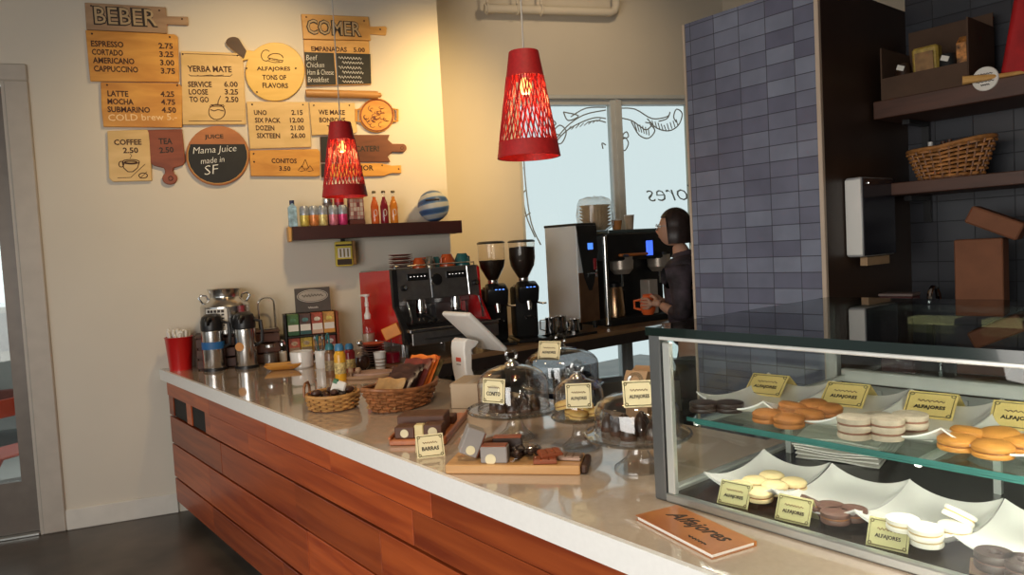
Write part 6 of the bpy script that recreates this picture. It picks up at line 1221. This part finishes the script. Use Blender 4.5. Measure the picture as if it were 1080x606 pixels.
t = thing('small_dark_box', 'small dark red box beside the tap on the back counter', 'box', (3.16, 1.36, 1.0005), .1)
mb = MB(); mb.box((0, 0, .16), (.10, .13, .32), .006); mb.build('box_body', mat('maroon_box', (.07, .018, .018), .5), t); mb = MB(); mb.box((0, 0, .325), (.104, .134, .012), .003); mb.build('box_lid', mat('grey_lid', (.14, .10, .09), .5), t)
# ================================================================== BARISTA
def skin_body(name, verts, edges, root, m, parent, sub=2):
    me = bpy.data.meshes.new(name); me.from_pydata([v[0] for v in verts], edges, []); o = bpy.data.objects.new(name, me); COL.objects.link(o); o.parent = parent
    sk_ = o.modifiers.new('skin', 'SKIN'); sk_.use_smooth_shade = True
    for i, v in enumerate(verts):
        sv = me.skin_vertices[0].data[i]; r = v[1]; sv.radius = r if isinstance(r, tuple) else (r, r); sv.use_root = (i == root)
    ss = o.modifiers.new('sub', 'SUBSURF'); ss.levels = sub; ss.render_levels = sub
    me.materials.append(m); return o
FA = math.radians(118)      # facing towards the brewers, seen in left profile
pr = thing('person', 'barista with dark bob hair and glasses in dark patterned top at the brewer', 'person', (3.575, 2.72, 0), FA)
skinm = mat('skin_tone', (.50, .28, .19), .5, var=.05, scale=8); jean = mat('dark_trousers', (.02, .02, .028), .8, var=.2); topm = mat('dark_patterned_top', (.045, .032, .040), .75, var=1.0, scale=9); hairm = mat('dark_brown_hair', (.022, .012, .010), .45, var=.4, scale=50); shoe = mat('black_shoe', (.01, .01, .01), .5)
# local frame: +x forward, +y her left, z up
B_ = [((0, 0, .96), (.10, .12)), ((.01, 0, 1.12), (.08, .10)), ((.035, 0, 1.30), (.08, .11)), ((.045, 0, 1.43), (.05, .07)), ((.06, 0, 1.525), .050), ((.09, 0, 1.59), .048)]
V = list(B_); Ed = [(0, 1), (1, 2), (2, 3), (3, 4), (4, 5)]
def limb(start, pts):
    prev = start
    for p in pts: V.append(p); Ed.append((prev, len(V)-1)); prev = len(V)-1
    return prev
hands = []
for sy in (-1, 1):
    limb(0, [((0, sy*.095, .88), .092), ((.01, sy*.10, .50), .060), ((0, sy*.10, .42), .055), ((-.02, sy*.10, .10), .040), ((-.01, sy*.10, .05), .042), ((.10, sy*.11, .035), .038), ((.18, sy*.115, .03), .028)])
    e = limb(3, [((.05, sy*.150, 1.42), .036), ((.04, sy*.205, 1.29), .034), ((.03, sy*.215, 1.17), .032), ((.12, sy*.13, 1.19), .033), ((.185, sy*.085, 1.22), .026)])
    hands.append(sy)
body = skin_body('body', V, Ed, 0, skinm, pr)
# head with face
hd = MB(); hc = Vector((.105, 0, 1.675)); HSC = .90
for_ = []
def headf(th, ph):
    x, y, z = math.cos(ph)*math.cos(th), math.cos(ph)*math.sin(th), math.sin(ph)
    r = Vector((x*.098, y*.076, z*.118))
    if z < 0: r.x += .018*(-z)*(1 if x > -.2 else .0); r.y *= 1-.28*(-z)**1.5
    if x > .7: 
        n_ = math.exp(-(y/.16)**2)*math.exp(-((z+.12)/.20)**2); r.x += .022*n_
        r.x -= .010*math.exp(-((abs(y)-.38)/.16)**2)*math.exp(-((z-.12)/.12)**2)
        r.x += .006*math.exp(-(y/.30)**2)*math.exp(-((z+.50)/.08)**2)+.008*math.exp(-(y/.25)**2)*math.exp(-((z+.82)/.12)**2)
    return hc+r*HSC
nt, npz = 40, 28; vs = [headf(2*PI*i/nt, -PI/2+PI*(j+.001)/npz*.999) for j in range(npz+1) for i in range(nt)]
hd.add(vs, [(j*nt+i, j*nt+(i+1) % nt, (j+1)*nt+(i+1) % nt, (j+1)*nt+i) for j in range(npz) for i in range(nt)]); head = hd.build('head', skinm, pr)
for sy in (-1, 1):
    mb = MB(); mb.ball(hc+HSC*Vector((.079, sy*.030, .014)), .0125, 14); mb.build('eye', white_cer, head); mb = MB(); mb.ball(hc+HSC*Vector((.0875, sy*.031, .014)), .006, 10); mb.build('iris', ink, head)
    mb = MB(); mb.ball(hc+HSC*Vector((-.002, sy*.077, -.005)), .03, 14, .55, .25, 1); mb.build('ear', skinm, head)
    mb = MB(); mb.tube([hc+HSC*Vector((.106, sy*.032+.024*math.cos(a), .010+.02*math.sin(a))) for a in [2*PI*k/18 for k in range(18)]], .0022, 6, True); mb.tube([hc+HSC*Vector((.105, sy*.055, .014)), hc+HSC*Vector((.05, sy*.082, .016)), hc+HSC*Vector((.0, sy*.085, .010))], .002, 6); mb.build('glasses', steel, head)
mb = MB(); mb.tube([hc+HSC*Vector((.100, .022*u, -.056+.003*abs(u))) for u in (-1, -.5, 0, .5, 1)], .0045, 6, rs=[.002, .0045, .005, .0045, .002]); mb.build('lips', mat('lip', (.36, .13, .11), .5), head)
hm = MB(); vs = []; nt, nz = 44, 22
for j in range(nz+1):
    f = j/nz
    for i in range(nt):
        th = 2*PI*i/nt; face = max(0, math.cos(th))
        if f < .55: ph = PI/2*(1-f/.55); r = Vector((math.cos(ph)*math.cos(th)*.112, math.cos(ph)*math.sin(th)*.098, .01+math.sin(ph)*.125))
        else:
            d = (f-.55)/.45; r = Vector((math.cos(th)*.112*(1+.05*math.sin(d*PI)), math.sin(th)*.098*(1+.14*math.sin(d*PI*.9)), .01-d*.115))
        cut = math.cos(th)
        if cut > .38 and f > .40: # opening for the face
            k = min(1, (cut-.38)/.2); r = Vector((r.x*(1-.45*k)+.0, r.y*(1-.30*k), max(r.z, .06+.02*k) if f > .45 else r.z))
        r.x -= .012; r *= 1+.012*math.sin(13*th+3*f); vs.append(hc+r*HSC)
hm.add(vs, [(j*nt+i, j*nt+(i+1) % nt, (j+1)*nt+(i+1) % nt, (j+1)*nt+i) for j in range(nz) for i in range(nt)]); hair = hm.build('hair', hairm, pr)
# clothes follow the body a little larger
cv = [((0, 0, .93), (.142, .172)), ((.01, 0, 1.12), (.122, .152)), ((.035, 0, 1.30), (.128, .172)), ((.045, 0, 1.44), (.105, .15)), ((.055, 0, 1.50), (.075, .085)), ((.064, 0, 1.545), .062)]; ce_ = [(0, 1), (1, 2), (2, 3), (3, 4), (4, 5)]
for sy in (-1, 1):
    k = len(cv); cv += [((.05, sy*.155, 1.435), .080), ((.04, sy*.210, 1.29), .062), ((.03, sy*.215, 1.17), .054), ((.115, sy*.135, 1.187), .045)]; ce_ += [(3, k), (k, k+1), (k+1, k+2), (k+2, k+3)]
skin_body('sweater', cv, ce_, 0, topm, pr)
tv = [((0, 0, .98), (.137, .167))]; te = []
for sy in (-1, 1):
    k = len(tv); tv += [((0, sy*.095, .87), .103), ((.01, sy*.10, .50), .072), ((0, sy*.10, .42), .067), ((-.02, sy*.10, .09), .054)]; te += [(0, k), (k, k+1), (k+1, k+2), (k+2, k+3)]
skin_body('trousers', tv, te, 0, jean, pr)
for sy in (-1, 1):
    mb = MB(); mb.ball((.075, sy*.108, .04), .05, 18, 2.7, 1.0, .78); mb.build('shoe', shoe, pr)
# hands closed round the jug: five fingers each
for sy in (-1, 1):
    hv = [((.180, sy*.078, 1.222), .026), ((.220, sy*.066, 1.225), (.030, .017)), ((.247, sy*.060, 1.225), (.028, .014))]; he = [(0, 1), (1, 2)]
    for q_, (dz, ln) in enumerate(((.030, .9), (.011, 1.0), (-.009, .95), (-.028, .78))):
        k = len(hv); hv += [((.267, sy*.060, 1.225+dz), .0095), ((.267+.028*ln, sy*.050, 1.225+dz), .0088), ((.267+.050*ln, sy*.030, 1.224+dz), .0080), ((.267+.056*ln, sy*.012, 1.223+dz), .0070)]; he += [(2, k), (k, k+1), (k+1, k+2), (k+2, k+3)]
    k = len(hv); hv += [((.220, sy*.050, 1.258), .0115), ((.243, sy*.034, 1.268), .0100), ((.261, sy*.018, 1.270), .0085)]; he += [(1, k), (k, k+1), (k+1, k+2)]
    skin_body('hand', hv, he, 0, skinm, pr, 1)
Tp_ = Matrix.Translation((3.575, 2.72, 0)) @ Matrix.Rotation(FA, 4, 'Z')
jp = Tp_ @ Vector((.280, 0, 1.155)); jug = thing('milk_jug', 'round orange jug held in the barista hands', 'jug', jp, FA)
mb = MB(); mb.lathe([(0, 0), (.032, 0), (.046, .03), (.048, .06), (.036, .095), (.030, .115), (.034, .125), (.030, .125), (.026, .11), (0, .10)], 28); mb.build('jug_body', orange, jug); mb = MB(); mb.tube([(.045, 0, .09), (.085, 0, .085), (.085, 0, .04), (.046, 0, .03)], .008, 8); mb.build('jug_handle', orange, jug)
